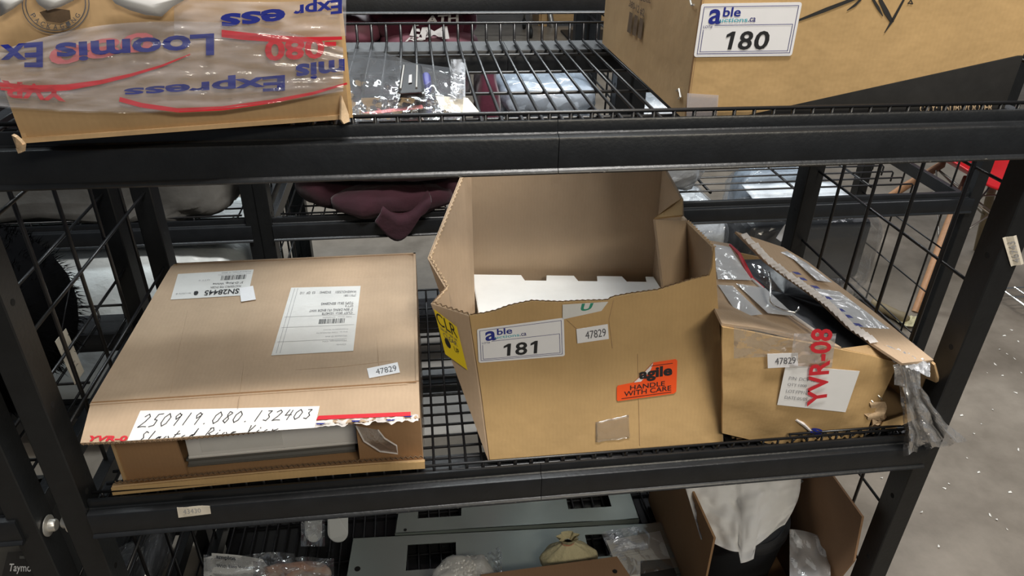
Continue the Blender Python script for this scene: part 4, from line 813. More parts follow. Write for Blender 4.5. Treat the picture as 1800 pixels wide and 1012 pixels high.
# ------------------------------------------------------------------ bottom shelf goods
ZS = -0.496
def plate(T, name, P, m, xb, yb, holes, t=0.0016, flange=0.018):
    mb = MB()
    for i in range(len(xb)-1):
        for j in range(len(yb)-1):
            if (i, j) in holes: continue
            q = [P(xb[i], yb[j]), P(xb[i+1], yb[j]), P(xb[i+1], yb[j+1]), P(xb[i], yb[j+1])]; mb.panel(q, -t, V((0, 0, 1)))
    o = T.part(name, mb, m)
    for a, b in (((0, 0), (1, 0)), ((1, 0), (1, 1)), ((1, 1), (0, 1)), ((0, 1), (0, 0))):
        p, q = P(*a), P(*b); T.part('flange', MB().panel([p, q, q+V((0, 0, -flange)), p+V((0, 0, -flange))], 0.0014), m, o)
    return o
def bil(c): return lambda a, b: c[0]*(1-a)*(1-b)+c[1]*a*(1-b)+c[2]*a*b+c[3]*(1-a)*b
ca = [onz(600, 1062, -.472), onz(1200, 1008, -.472), onz(1166, 918, -.472), onz(620, 945, -.472)]
T = Thing('metal_panel', V((0.62, 0.22, ZS)), 'grey-green metal panel with rectangular cut-outs under bubble wrap and pouch', 'metal panel')
plate(T, 'face', bil(ca), 'panel_steel', (0, .175, .325, .735, .835, 1), (0, .42, .84, 1), {(1, 1), (3, 1)}, flange=0.0235)
for a, b in ((.03, .5), (.97, .5)): T.part('hole', MB().lathe([(0, .0006), (.006, .0006), (.006, 0)], bil(ca)(a, b), 14), 'slot_black')
ca2 = [onz(694, 937, -.470), onz(1124, 911, -.470), onz(1098, 836, -.470), onz(705, 861, -.470)]
T = Thing('metal_panel', V((0.62, 0.38, ZS)), 'grey-green metal panel with rectangular cut-outs lying behind another panel', 'metal panel')
plate(T, 'face', bil(ca2), 'panel_steel', (0, .085, .265, .715, .90, 1), (0, .30, .86, 1), {(1, 1), (3, 1)}, flange=0.0255)
for a, b in ((.04, .06), (.955, .62), (.47, .62), (.50, .62), (.62, .58)): T.part('hole', MB().lathe([(0, .0008), (.0035, .0008), (.0035, 0)], bil(ca2)(a, b), 12), 'slot_black')
# bubble wrap
bc = onz(815, 1018, -.43)
T = Thing('bubble_wrap', V((bc.x, bc.y, -.4715)), 'crumpled clear bubble wrap bundle on the grey metal panel', 'bubble wrap')
T.part('film', MB().blob((bc.x, bc.y, -.440), (.115, .11, .06), .7, .010, 30, 4, 36, 18), 'bubble_film', smooth=True)
bb = MB(); rd = random.Random(3); sph = [(0, 0, 1)]
for k in range(220):
    th, ph = rd.uniform(0, 6.28), rd.uniform(0.1, 1.35); c = V((bc.x+.058*math.cos(th)*math.sin(ph), bc.y+.056*math.sin(th)*math.sin(ph), -.445+.040*math.cos(ph)+.003*rd.random()))
    r = .0035; vs_ = [c+V((0, 0, r))]+[c+V((r*math.cos(i*1.047), r*math.sin(i*1.047), 0)) for i in range(6)]; bb.add(vs_, [(0, i, i % 6+1) for i in range(1, 7)])
T.part('bubbles', bb, 'bubble_film', kind='stuff', smooth=True)
T.part('film_tail', MB().grid(lambda u, v: onz(852+30*u, 975+45*v-18*u*(1-v), -.435+.008*noise.noise(V((u*6, v*6, 3)))), 8, 10), 'clear_film')
# drawstring pouch
pcn = onz(1003, 975, -.44)
T = Thing('drawstring_pouch', V((pcn.x, pcn.y, -.4715)), 'small cream cloth drawstring pouch on the grey metal panel', 'pouch')
def pouch(u, v):
    a = 2*math.pi*u; h = v; r = .047*math.sin(math.pi*min(1, .18+.82*h))**.7*(1-.72*h**1.6)+.006; r *= 1+.10*math.sin(9*a)*h
    return (pcn.x+r*1.25*math.cos(a)-.006*h, pcn.y+r*.8*math.sin(a)+.008*h, -.471+.062*h)
T.part('body', MB().grid(pouch, 36, 14), 'pouch_cloth', smooth=True)
T.part('mouth', MB().grid(lambda u, v: (pcn.x-.006+(.010+.010*v)*math.cos(2*math.pi*u)*(1+.25*math.sin(14*math.pi*u)), pcn.y+.008+(.008+.006*v)*math.sin(2*math.pi*u), -.411+.016*v), 36, 4), 'pouch_cloth', smooth=True)
T.part('cord', MB().tube([(pcn.x-.006+.0125*math.cos(.4*k), pcn.y+.008+.010*math.sin(.4*k), -.410) for k in range(17)], .0014, 5), 'orange_print')
# brown board and lidless carton in front
cb = [onz(845, 1012, -.405), onz(1084, 980, -.405), onz(1125, 1040, -.405), onz(860, 1075, -.405)]
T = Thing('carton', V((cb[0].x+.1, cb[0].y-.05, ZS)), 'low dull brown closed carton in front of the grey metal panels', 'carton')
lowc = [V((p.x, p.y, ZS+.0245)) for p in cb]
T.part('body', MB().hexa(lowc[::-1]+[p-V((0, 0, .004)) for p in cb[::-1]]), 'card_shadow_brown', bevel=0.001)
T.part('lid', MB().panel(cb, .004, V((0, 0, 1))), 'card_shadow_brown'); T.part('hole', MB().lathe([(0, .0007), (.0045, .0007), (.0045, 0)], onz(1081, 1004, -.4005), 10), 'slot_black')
# documents in a poly bag
T = Thing('document_bag', onz(1120, 960, -.4715), 'printed white paper in a clear poly bag beside the pouch', 'document')
dq = [onz(1122, 1020, -.466), onz(1185, 1008, -.466), onz(1160, 933, -.466), onz(1066, 950, -.466)]
s = Sheet(onz(1094, 1022, -.4668), onz(1188, 1008, -.4668), onz(1160, 933, -.4668), onz(1066, 950, -.4668)); dp = T.part('paper', s.sheet(), 'paper_grey')
for k in range(7): T.part('print_line', s.line([(.08, .92-.06*k), (.55+.35*random.random(), .92-.06*k)], .0008), 'ink_faint', dp)
T.part('card', MB().panel([onz(*p, -.4660) for p in ((1126, 1022), (1190, 1012), (1178, 982), (1126, 986))], .001), 'print_black')
T.part('bag_film', MB().grid(lambda u, v: onz(1056+110*u+34*v, 935-20*u+80*v, -.463+.003*noise.noise(V((u*5, v*5, 0)))), 16, 12), 'grey_film', smooth=True)
# open carton with bucket at the end of the shelf
ox0, ox1, oy0, oy1, ozt = 0.935, 1.160, 0.075, 0.385, -0.255
T = Thing('carton', V((1.05, .23, ZS)), 'open brown carton on the low shelf holding a black bucket and tissue', 'carton')
T.part('side_wall', MB().hexa([(ox0, oy0, ZS), (ox0+.004, oy0, ZS), (ox0+.004, oy1, ZS), (ox0, oy1, ZS), (ox0-.004, oy0, ozt), (ox0, oy0, ozt), (ox0, oy1, ozt), (ox0-.004, oy1, ozt)]), 'card_brown')
rw_ = [V((ox1, oy0-.01, ZS)), V((ox1, oy1, ZS)), V((ox1+.004, oy1, -.18)), onx(1465, 836, ox1+.004), onx(1517, 908, ox1+.006), onx(1502, 985, ox1+.004)]
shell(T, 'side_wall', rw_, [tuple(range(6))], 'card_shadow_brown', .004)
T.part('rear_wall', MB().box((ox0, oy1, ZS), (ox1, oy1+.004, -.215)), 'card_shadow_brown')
T.part('front_wall', MB().box((ox0, oy0-.012, ZS), (ox1, oy0-.008, -.375)), 'card_warm')
T.part('bottom', MB().box((ox0+.004, oy0-.008, ZS), (ox1-.003, oy1, ZS+.004)), 'card_brown')
kx, ky = 1.045, .205
B = Thing('bucket', V((kx, ky, ZS+.0045)), 'round black plastic bucket with lid inside the open low carton', 'bucket')
B.part('body', MB().lathe([(0, 0), (.082, 0), (.096, .135), (.099, .137), (.099, .147), (.094, .149)], (kx, ky, ZS+.0045), 40), 'plastic_charcoal', smooth=True, angle=40)
B.part('lid', MB().lathe([(.099, .146), (.0985, .153), (.090, .156), (.086, .150), (0, .151)], (kx, ky, ZS+.0045), 40), 'plastic_charcoal', smooth=True, angle=30)
B.part('lid_rib', MB().box((kx-.06, ky-.003, ZS+.155), (kx+.06, ky+.003, ZS+.1585)), 'plastic_black')
def tis(u, v):
    x = 1196+ (212-30*v+10*math.sin(3*v))*u+18*v*(1-u)*2; y = 828+ (120+34*math.sin(math.pi*u)**1.5)*v+ (20*v if u > .45 and u < .65 else 0)-26*v*u
    p = onz(x, y, -.300+.075*(1-v)**1.5+.006*math.sin(9*u+4*v)*(1-.4*v)+.010*noise.noise(V((u*5, v*4, 7)))+.004*noise.noise(V((u*13, v*11, 1))))
    return p
single('tissue_paper', MB().grid(tis, 40, 30, .0006), 'tissue_white', onz(1300, 900, -.30), 'crumpled white tissue sheet draped over the black bucket', 'paper', smooth=True)
single('plastic_bag', MB().grid(lambda u, v: onz(1388+72*u, 930+22*u*u+88*v, -.31+.012*noise.noise(V((u*5, v*4, 2)))-.03*u), 16, 16), 'milky_sheen_film', onz(1420, 960, -.31), 'translucent plastic bag tucked beside the black bucket', 'plastic bag', smooth=True)
T.part('tape_scrap', MB().panel([onx(*p, ox1-.002) for p in ((1392, 848), (1406, 838), (1412, 846), (1398, 856))], .0006), 'paper_grey')
# printed packets
T = Thing('packet', onz(430, 1000, ZS), 'clear packet with white card printed Easy Installation on dark deck', 'packet')
s = Sheet(onz(372, 1052, -.478), onz(505, 1040, -.478), onz(462, 985, -.468), onz(372, 972, -.470)); cdp = T.part('card', s.sheet(nu=12, nv=8, warp=lambda a, b: .006*math.sin(2.4*a)), 'paper_grey')
T.part('lettering', s.text('amplos', (.10, .80, .46, .93), .025, 0, .0085), 'ink_black', cdp); T.part('lettering', s.text('With Easy Installation', (.10, .60, .82, .70), .015, 0, .0085), 'ink_grey', cdp)
T.part('card', MB().grid(lambda u, v: onz(358+22*u, 980-5*u+34*v, -.470+.004*math.sin(4*u)), 6, 6), 'paper_grey')
T.part('bag_film', MB().grid(lambda u, v: onz(358+160*u, 974+4*math.sin(6*u)+60*v, -.460+.006*noise.noise(V((u*6, v*5, 1)))), 20, 10), 'clear_film', smooth=True)
T = Thing('packet', onz(530, 1000, ZS), 'clear packet with brown and white printed contents on dark deck', 'packet')
T.part('contents', MB().blob(onz(515, 1020, -.475), (.15, .075, .034), .7, .005, 24, 6), 'orange_print', smooth=True)
T.part('bag_film', MB().grid(lambda u, v: onz(445+142*u, 986-8*u+3*math.sin(8*u)+50*v, -.448+.006*noise.noise(V((u*6, v*5, 9)))), 20, 10), 'clear_film', smooth=True)
for k, (x, y, sx, sy_, sz, lab) in enumerate(((218, 985, .045, .12, .05, 'glossy dark plastic packet standing beside a white card strip'), (270, 972, .042, .13, .07, 'glossy dark plastic packet with pointed end on the low deck'))):
    c = onz(x, y, -.455); T = Thing('packet', V((c.x, c.y, ZS)), lab, 'packet'); h = sz
    T.part('contents', MB().blob((c.x, c.y, ZS+h/2), (sx*.8, sy_*.9, h*.9), .8, .004, 20, k+1), 'pack_dark', smooth=True); T.part('bag_film', MB().blob((c.x, c.y, ZS+h/2+.001), (sx*1.1, sy_, h*1.05), .8, .008, 26, k+8), 'clear_film', smooth=False)
cs = [onz(*p, -.462) for p in ((212, 985), (252, 960), (260, 968), (222, 1000))]
single('card_strip', MB().panel(cs, .001), 'paper_grey', cs[0], 'white card strip leaning by dark packets', 'card')
for k, (x, w_, lab) in enumerate(((551, 30, 'pale rounded bracket in clear film hanging from shelf rear'), (594, 36, 'pale rounded bracket with small slot, bare'))):
    P = [onz(x-w_/2+w_*.0, 880, -.44), onz(x+w_/2, 878, -.44)]
    for a in range(0, 181, 15): P.append(onz(x+w_/2*math.cos(math.radians(a)), 936+17*math.sin(math.radians(a)), -.455))
    c0 = V((P[0].x, P[0].y, ZS)); T = Thing('bracket', c0, lab, 'bracket', None)
    T.part('plate', MB().panel(P[:2][::-1]+P[2:][::-1], .003), 'bracket_white'); T.part('slot', MB().panel([onz(x-3+a, 922+b, -.4500) for a, b in ((0, 0), (4, 0), (4, 6), (0, 6))], .0004), 'slot_black')
    if not k: T.part('bag_film', MB().grid(lambda u, v: onz(x-22+42*u, 890+70*v, -.443+.004*noise.noise(V((u*5, v*5, 2)))), 8, 10), 'clear_film', smooth=True)
    T.part('foot', MB().box((c0.x+.005, c0.y-.02, ZS), (c0.x+.025, c0.y+.01, -.452)), 'plastic_black')

# ------------------------------------------------------------------ neighbouring rack goods
def fur(name, c, size, m, label, seed, n=2600, L=.018):
    c = V(c); T = Thing(name, c-V((0, 0, size[2]/2)), label, 'fur item')
    mb = MB().blob(c, size, .85, .010, 9, seed, 32, 18); b = T.part('body', mb, m, smooth=True); rd = random.Random(seed); sp_ = MB()
    for k in range(n):
        q = rd.choice(mb.v); d = (q-c); d = V((d.x/size[0]**2, d.y/size[1]**2, d.z/size[2]**2)).normalized(); d = (d+V((rd.uniform(-.5, .5), rd.uniform(-.5, .5), rd.uniform(-.6, .2)))).normalized()
        q = q+V((rd.uniform(-.008, .008), rd.uniform(-.008, .008), rd.uniform(-.006, .006))); t = d.orthogonal().normalized()*.0008; q = q-d*.004; l = L*rd.uniform(.6, 1.3)
        sp_.add([q-t, q+t, q+d*l], [(0, 1, 2)])
    T.part('fur', sp_, m, kind='stuff'); return T
fur('fur_stole', (-.290, .28, .135), (.375, .38, .265), 'fur_black', 'fluffy black fur stole heaped in the neighbouring rack', 2, 9000, .015)
fur('fur_stole', (-.395, .335, -.375), (.22, .18, .235), 'fur_black', 'black fur bundle on the neighbouring rack low shelf', 5, 3000)
fur('fur_stole', (-.42, .10, -.385), (.16, .14, .22), 'fur_grey', 'dark grey curly fur bundle behind the hang card pack', 9, 1800)
fur('fur_stole', (-.66, .24, .085), (.22, .30, .17), 'fur_black', 'smaller black fur bundle on the neighbouring shelf', 7, 1400)
tq = [onx(*p, -.0985) for p in ((131, 676), (147, 652), (115, 577), (96, 600))]
s = Sheet(tq[0], tq[1], tq[2], tq[3]); T = Thing('paper_tag', tq[0], 'long cream paper tag hanging on the black fur', 'tag'); tgc = T.part('card', s.sheet(t=.0006), 'paper_cream'); 
for k in range(6): T.part('print_line', s.line([(.2, .25+.1*k), (.5+.3*random.random(), .25+.1*k)], .0014), 'ink_faint', tgc)
T.part('string', MB().tube([s.at(.5, .97), s.at(.5, .97)+V((.004, .03, .03)), s.at(.5, 1)+V((0, .08, .05))], .0008, 4), 'ink_black')
# black hang card with white lettering
T = Thing('hang_pack', V((-.20, .06, ZS)), 'black hang card pack with white lettering on the neighbouring low shelf', 'packet')
q = [ony(-8, 1060, .045), ony(112, 1070, .045), ony(73, 967, .075), ony(14, 970, .075)]
s = Sheet(*q); hc = T.part('card', s.sheet(t=.001), 'print_black'); T.part('lettering', s.text('Taymor', (.12, .60, .70, .79), .01, .1, .002), 'label_white', hc)
T.part('hang_hole', s.poly([(.36, .88), (.62, .88), (.62, .93), (.53, .93), (.50, .96), (.47, .93), (.36, .93)], .002), 'plastic_grey', hc)
T.part('package', MB().box((-.30, .075, ZS), (-.165, .105, ZS+.05)), 'pack_dark')
gx = ony(25, 935, .14)
T = Thing('fixture_box', V((gx.x-.06, .17, ZS)), 'dull grey molded plastic tray behind the black hang card', 'tray')
T.part('body', MB().box((gx.x-.16, .14, ZS), (gx.x+.022, .24, gx.z+.02)), 'plastic_grey', bevel=.006); T.part('rim', MB().box((gx.x-.165, .135, gx.z+.012), (gx.x+.027, .245, gx.z+.020)), 'plastic_grey', bevel=.003)
T.part('handle', MB().tube([(gx.x+.024, .15, gx.z-.02), (gx.x+.045, .15, gx.z-.03), (gx.x+.050, .15, gx.z-.06), (gx.x+.024, .15, gx.z-.07)], .004, 6), 'plastic_grey', smooth=True)

# ------------------------------------------------------------------ goods on the racks behind
single('garment_bag', MB().blob((-.42, 1.03, .105), (.92, .27, .208), .40, .032, 13, 3, 64, 28), 'grey_cloth', (-.42, 1.03, .001), 'crinkled grey garment bag lying on the rack behind', 'garment bag', smooth=True)
DV = Thing('duvet_pack', (-.42, 1.10, ZS), 'white quilted duvet packed in plastic on the low shelf behind', 'duvet')
DV.part('duvet', MB().blob((-.42, 1.08, -.275), (.92, .45, .44), .35, .012, 9, 5, 64, 28, aniso=(2.5, 1, 1)), 'duvet_white', smooth=True)
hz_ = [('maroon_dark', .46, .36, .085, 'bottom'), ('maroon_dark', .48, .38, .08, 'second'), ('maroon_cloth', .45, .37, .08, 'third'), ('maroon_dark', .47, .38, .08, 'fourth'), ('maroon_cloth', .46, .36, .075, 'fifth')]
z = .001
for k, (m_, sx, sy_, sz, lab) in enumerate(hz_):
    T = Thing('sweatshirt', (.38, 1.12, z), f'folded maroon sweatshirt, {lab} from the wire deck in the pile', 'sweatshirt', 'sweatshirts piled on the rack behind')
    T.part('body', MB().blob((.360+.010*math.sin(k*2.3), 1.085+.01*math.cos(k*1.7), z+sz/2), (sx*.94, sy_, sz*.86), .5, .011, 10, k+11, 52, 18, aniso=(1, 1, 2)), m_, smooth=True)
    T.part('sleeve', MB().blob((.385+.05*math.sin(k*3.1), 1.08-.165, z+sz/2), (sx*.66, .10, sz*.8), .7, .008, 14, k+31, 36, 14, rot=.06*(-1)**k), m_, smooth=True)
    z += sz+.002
dr = Thing('sweatshirt', (.40, .91, .0), 'maroon sweatshirt sleeve drooping over the rear rack beam', 'sweatshirt'); dr.part('sleeve', MB().grid(lambda u, v: (.34+.12*u+.02*math.sin(3*v), .935-.070*math.sin(min(1, v*1.6)*1.57), .06-.02*math.sin(4*u)-.085*v**1.5*(0.6+.4*math.sin(math.pi*min(1, u*1.1)))), 24, 18, .008), 'maroon_dark', smooth=True)
T = Thing('hoodie', (.46, 1.06, z), 'maroon hoodie with white block lettering on top of the pile', 'hoodie')
T.part('body', MB().blob((.475, 1.05, z+.030), (.24, .28, .066), .6, .010, 12, 41), 'maroon_cloth', smooth=True); T.part('hood', MB().blob((.405, 1.0, z+.040), (.10, .14, .078), .75, .008, 12, 43), 'maroon_cloth', smooth=True); T.part('sleeve', MB().blob((.555, 1.0, z+.036), (.095, .14, .070), .75, .010, 16, 44), 'maroon_cloth', smooth=True)
def HZ(x, y): return ony(x, y, .893)
for ch, q in (('M', [(735, 70), (790, 68), (786, 46), (742, 48)]), ('E', [(720, 62), (742, 66), (735, 40), (727, 42)]), ('ATH', [(748, 42), (806, 38), (806, 24), (750, 28)])):
    s = Sheet(*[HZ(*p) for p in q]); T.part('lettering', s.text(ch, (0, 0, 1, 1), .03), 'label_white')
T = Thing('folded_top', (.345, .97, z), 'smooth dusty-rose folded top at the end of the pile', 'folded top'); T.part('body', MB().blob((.325, .985, z+.020), (.13, .17, .074), .8, .004, 9, 51), 'maroon_smooth', smooth=True); 
T = Thing('shirt', (.50, .935, z-.04), 'dusty-rose shirt with white script beside the hoodie', 'shirt'); T.part('body', MB().blob((.49, .945, z-.008), (.22, .09, .065), .7, .006, 12, 53), 'maroon_smooth', smooth=True); s = Sheet(*[ony(*p, .894) for p in ((712, 73), (748, 71), (742, 62), (716, 66))]); T.part('lettering', s.text('Re', (0, 0, 1, 1), .01, .2), 'label_white')
T = Thing('sweatshirt', (.585, 1.0, .0), 'rolled maroon sweatshirt standing beside the pale packs', 'sweatshirt'); T.part('body', MB().blob((.626, 1.01, .175), (.058, .14, .345), .6, .008, 14, 55), 'maroon_cloth', smooth=True)
pk = [('pack_blue', .785, 1.09, .25, .37, .085), ('pack_dark', .79, 1.09, .24, .35, .05), ('pack_pale', .785, 1.085, .255, .38, .080), ('pack_blue', .775, 1.10, .25, .36, .085)]
z = .001
for k, (m_, x, y, sx, sy_, sz) in enumerate(pk):
    lab = ('pale blue poly-wrapped pack at the bottom of the stack', 'dark poly-wrapped pack, second in the stack', 'whitish poly-wrapped pack, third in the stack', 'pale blue poly-wrapped pack topping the stack')[k]
    T = Thing('wrapped_pack', (x, y, z), lab, 'pack', 'poly-wrapped packs on the rack behind'); T.part('contents', MB().blob((x, y, z+sz/2), (sx*.94, sy_*.94, sz*.82), .55, .011, 24, k+61), m_, smooth=True); T.part('bag_film', MB().blob((x, y, z+sz/2+.001), (sx*.97, sy_*.97, sz*.86), .55, .012, 26, k+71), 'clear_film', smooth=True); z += sz*1.02
T = Thing('wrapped_pack', (1.085, 1.08, .017), 'pale poly-wrapped pack lying on the loose wire deck', 'pack'); T.part('contents', MB().blob((1.085, 1.075, .127), (.18, .34, .22), .5, .014, 24, 66), 'pack_pale', smooth=True); T.part('bag_film', MB().blob((1.085, 1.075, .129), (.19, .355, .225), .5, .015, 28, 67), 'clear_film', smooth=True)
# low shelf: bagged monitor and flat packs
T = Thing('monitor', (1.56, 1.06, ZS), 'black monitor wrapped in clear plastic on the low rear shelf', 'monitor')
T.part('screen', MB().box((1.36, .985, -.300), (1.735, 1.15, -.105)), 'plastic_charcoal', bevel=.02); T.part('stand', MB().box((1.47, 1.0, ZS), (1.60, 1.12, -.298)), 'plastic_black', bevel=.01)
T.part('bag_film', MB().blob((1.55, 1.066, -.218), (.44, .24, .272), .4, .010, 14, 81, flat=False), 'clear_film', smooth=False); T.part('bag_skirt', MB().grid(lambda u, v: (1.34+.43*u, .955+.02*math.sin(9*u), -.30-.06*v+.01*noise.noise(V((u*9, v*3, 1)))), 20, 4), 'clear_film')
for k, (x, y, sx, sy_, sz, m_, lab) in enumerate(((1.10, 1.16, .18, .33, .40, 'pack_blue', 'bluish carton wrapped in clear film under the loose wire deck'), (1.265, 1.17, .12, .32, .40, 'pack_pale', 'pale pack in clear film under the loose wire deck'), (1.17, .945, .20, .07, .36, 'plastic_grey', 'grey bagged box standing behind the torn carton'), (1.58, 1.29, .30, .12, .44, 'pack_blue', 'bluish bagged pack behind the wrapped monitor'))):
    T = Thing('wrapped_pack', (x, y, ZS), lab, 'pack'); T.part('contents', MB().blob((x, y, ZS+sz/2), (sx*.95, sy_*.95, sz), .35, .004, 14, 91+k), m_, smooth=True); T.part('bag_film', MB().blob((x, y, ZS+sz/2+.002), (sx*1.04, sy_*1.04, sz*1.01), .4, .012, 24, 95+k), 'clear_film', smooth=False)
fs = [onz(*p, -.09) for p in ((1195, 345), (1262, 303), (1300, 360), (1215, 372))]
single('foam_sheet', MB().grid(lambda u, v: (1.03+.15*u, 1.02+.28*v, -.085+.006*noise.noise(V((u*6, v*6, 3)))), 14, 18, .004), 'tissue_white', (1.13, 1.15, -.09), 'white foam sheet lying on the bluish wrapped carton', 'foam sheet', smooth=True)
single('foam_sheet', MB().grid(lambda u, v: (1.40+.30*u+.02*v, 1.0+.20*v, -.072+.004*noise.noise(V((u*6, v*6, 5)))), 14, 10, .003), 'pack_pale', (1.55, 1.1, -.08), 'pale crinkled poly sheet folded over the wrapped monitor', 'poly sheet', smooth=True)
tt = [ony(x, y, .90) for x, y in ((1372, 424), (1390, 405), (1402, 385), (1396, 378), (1378, 396), (1364, 418))]
single('plastic_tail', MB().panel(tt, .002), 'milky_sheen_film', tt[0], 'twisted clear plastic tail sticking up behind the torn carton', 'plastic')

# ------------------------------------------------------------------ red chair
CX, CY = 2.60, 1.65
T = Thing('chair', (CX, CY, FZ), 'red plastic shell chair with wooden dowel legs and wire braces', 'chair')
T.part('seat_shell', MB().grid(lambda u, v: (CX+.24*(u*2-1)*(1-.12*v), CY-.24+.46*v, -.222+.082*abs(u*2-1)**2.4+.05*(1-v)**6*0+.10*max(0, v-.72)**1.2*3), 24, 20, .007), 'red_shell', smooth=True)
T.part('backrest', MB().grid(lambda u, v: (CX+.225*(u*2-1)*(1-.25*v*v), CY+.215+.10*v-.05*abs(u*2-1)**2, -.165+.07*abs(u*2-1)**2+.36*v*(1-.15*abs(u*2-1)**3)), 20, 14, .007), 'red_shell', smooth=True)
feet = [(2.2463, 1.3129), (2.8235, 1.7561), (2.30, 1.98), (2.80, 1.33)]; tops = [(2.485, 1.565), (2.668, 1.635), (2.56, 1.80), (2.69, 1.53)]
for k in range(4):
    f, t = feet[k], tops[k]; mid = [V((t[0], t[1], -.265)), V(((t[0]*2+f[0])/3, (t[1]*2+f[1])/3, -.385)), V((f[0], f[1], FZ))]
    lg = T.part('leg', MB().tube(mid, [.013, .0165, .0115], 12), ('beech', 'wood_olive', 'beech', 'beech')[k], smooth=True, angle=50)
    T.part('leg_socket', MB().tube([V((t[0], t[1], -.225)), V((t[0], t[1], -.268)), mid[0].lerp(mid[2], .16)], [.012, .0155, .0165], 12), 'beech_dark', lg, smooth=True)
def LP(k, t): return V((tops[k][0], tops[k][1], -.265)).lerp(V((feet[k][0], feet[k][1], FZ)), t)
for a, b in ((0, 1), (0, 2), (1, 3), (2, 3), (1, 2), (0, 3)):
    for t0, t1 in ((.05, .50), (.50, .05)): T.part('wire_brace', MB().tube([LP(a, t0), LP(b, t1)], .0035, 6), 'wire_steel', smooth=True)
# ------------------------------------------------------------------ far objects
YF = 6.3
T = Thing('chrome_rack', (1.0, YF+.2, FZ), 'chrome wire rack on casters standing far behind the shelves', 'wire rack')
xl, xr = ony(636, 22, YF).x, ony(934, 18, YF).x; zt = ony(780, 12, YF).z; zb_ = ony(780, 24, YF).z
for z in (zt, zb_):
    T.part('frame_wire', MB().tube([(xl, YF, z), (xr, YF, z)], .008, 6), 'chrome_wire'); T.part('frame_wire', MB().tube([(xl, YF+.45, z), (xr, YF+.45, z)], .008, 6), 'chrome_wire')
n = 34; T.part('truss_wire', MB().tube([(xl+(xr-xl)*k/n, YF, zt if k % 2 else zb_) for k in range(n+1)], .006, 5), 'chrome_wire')
for k in range(26): T.part('deck_wire', MB().tube([(xl+(xr-xl)*k/25, YF, zt+.006), (xl+(xr-xl)*k/25, YF+.45, zt+.006)], .004, 5), 'chrome_wire')
for x in (xl, xr):
    for y in (YF, YF+.45):
        T.part('post', MB().tube([(x, y, FZ+.10), (x, y, .6)], .013, 10), 'chrome_wire', smooth=True); T.part('caster', MB().lathe([(0, -.014), (.045, -.014), (.05, 0), (.045, .014), (0, .014)], (x, y, FZ+.05), 16, (0, 1, 0), (0, 0, 1), (1, 0, 0)), 'rubber_black', smooth=True)
T.part('upper_shelf', MB().box((xl, YF, .28), (xr, YF+.45, .29)), 'chrome_wire')
kx0, kx1 = ony(948, 20, 6.9).x, ony(1002, 20, 6.9).x
T = Thing('plywood_crate', ((kx0+kx1)/2, 7.1, FZ), 'tan plywood crate standing far behind the black racks', 'crate')
for k in range(3): T.part('plank', MB().box((kx0, 6.9, FZ+.02+.26*k), (kx1+.5, 6.93, FZ+.27+.26*k)), 'crate_wood', bevel=.004)
for x in (kx0+.02, kx1+.4): T.part('batten', MB().box((x, 6.87, FZ), (x+.06, 6.90, FZ+.82)), 'crate_wood', bevel=.004)
T.part('side_panel', MB().box((kx0, 6.93, FZ), (kx0+.03, 7.4, FZ+.8)), 'crate_wood')
cl = ony(966, 18, 6.85); T.part('clamp', MB().tube([cl, cl+V((.03, -.02, -.15)), cl+V((.07, -.02, -.28))], .028, 8), 'wire_steel', smooth=True)
single('floor_mat', MB().box((1.9, 5.6, FZ), (3.4, 6.6, FZ+.02)), 'rubber_black', (2.6, 6.1, FZ), 'dark rubber mat in front of the far plywood crate', 'mat', bevel=.004)
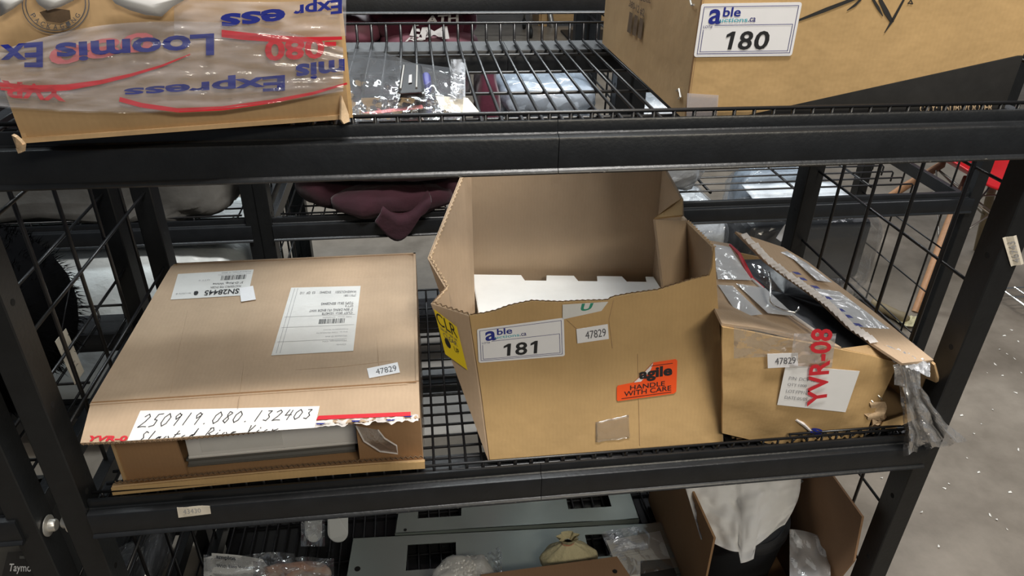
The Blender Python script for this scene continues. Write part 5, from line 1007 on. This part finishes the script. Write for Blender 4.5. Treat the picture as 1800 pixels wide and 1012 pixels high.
# chrome grid lying by the right post, wrap roll and litter on the floor
g0 = onz(1778, 520, FZ+.06)
T = Thing('wire_grid', (g0.x+.25, g0.y, FZ), 'chrome wire grid shelf resting on the floor by the right post', 'wire grid')
for k in range(9): T.part('grid_wire', MB().tube([(g0.x+.06*k, g0.y-.26, FZ+.06), (g0.x+.06*k, g0.y+.06, FZ+.06)], .003, 6), 'chrome_wire')
for k in range(6): T.part('grid_wire', MB().tube([(g0.x, g0.y-.26+.064*k, FZ+.056), (g0.x+.48, g0.y-.26+.064*k, FZ+.056)], .0035, 6), 'chrome_wire')
for x, y in ((0, -.26), (.48, -.26), (0, .06), (.48, .06)): T.part('foot', MB().tube([(g0.x+x, g0.y+y, FZ), (g0.x+x, g0.y+y, FZ+.09)], .006, 8), 'chrome_wire')
w0, w1 = onz(1532, 532, FZ+.02), onz(1594, 562, FZ+.02)
T = Thing('wrap_roll', (w0+w1)/2-V((0, 0, .02)), 'crumpled roll of brown plastic wrap lying on the floor', 'wrap'); T.part('roll', MB().tube([w0.lerp(w1, k/8)+V((0, .006*math.sin(k*2), 0)) for k in range(9)], [.018, .021, .018, .020, .017, .020, .019, .021, .015], 10), 'wood_olive', smooth=True)
T.part('torn_end', MB().grid(lambda u, v: w1+V((-.03+.09*u, -.03+.06*v, -.006+.012*noise.noise(V((u*7, v*7, 1))))), 8, 6), 'sticker_yellow' if False else 'pouch_cloth')
rd = random.Random(21)
spots = [(1740, 905), (1752, 913), (1660, 858), (1700, 805), (1668, 850), (1770, 930), (1690, 730), (1725, 745), (1745, 720), (1712, 762), (1790, 790), (1757, 614), (1770, 622), (1783, 630), (1765, 590), (1778, 580), (1790, 600), (1749, 640), (1660, 620), (1692, 585), (1685, 700), (1720, 830), (1620, 900), (1650, 960), (1795, 655), (1762, 660), (1735, 655), (1785, 690), (905, 57), (1590, 830), (1775, 865), (1550, 840)]
for k, (x, y) in enumerate(spots):
    p = onz(x, y, FZ+.0012); a = rd.uniform(0, 6.28); l, w_ = rd.uniform(.002, .007), rd.uniform(.0015, .0035); d, e = V((math.cos(a), math.sin(a), 0)), V((-math.sin(a), math.cos(a), 0))
    single('plastic_scrap', MB().panel([p-d*l-e*w_, p+d*l-e*w_*.4, p+d*l*.7+e*w_+V((0, 0, .002)), p-d*l*.5+e*w_*.8], .0008), 'scrap_white', p, 'tiny white scrap littering the concrete floor', 'scrap', 'white scraps on the floor')
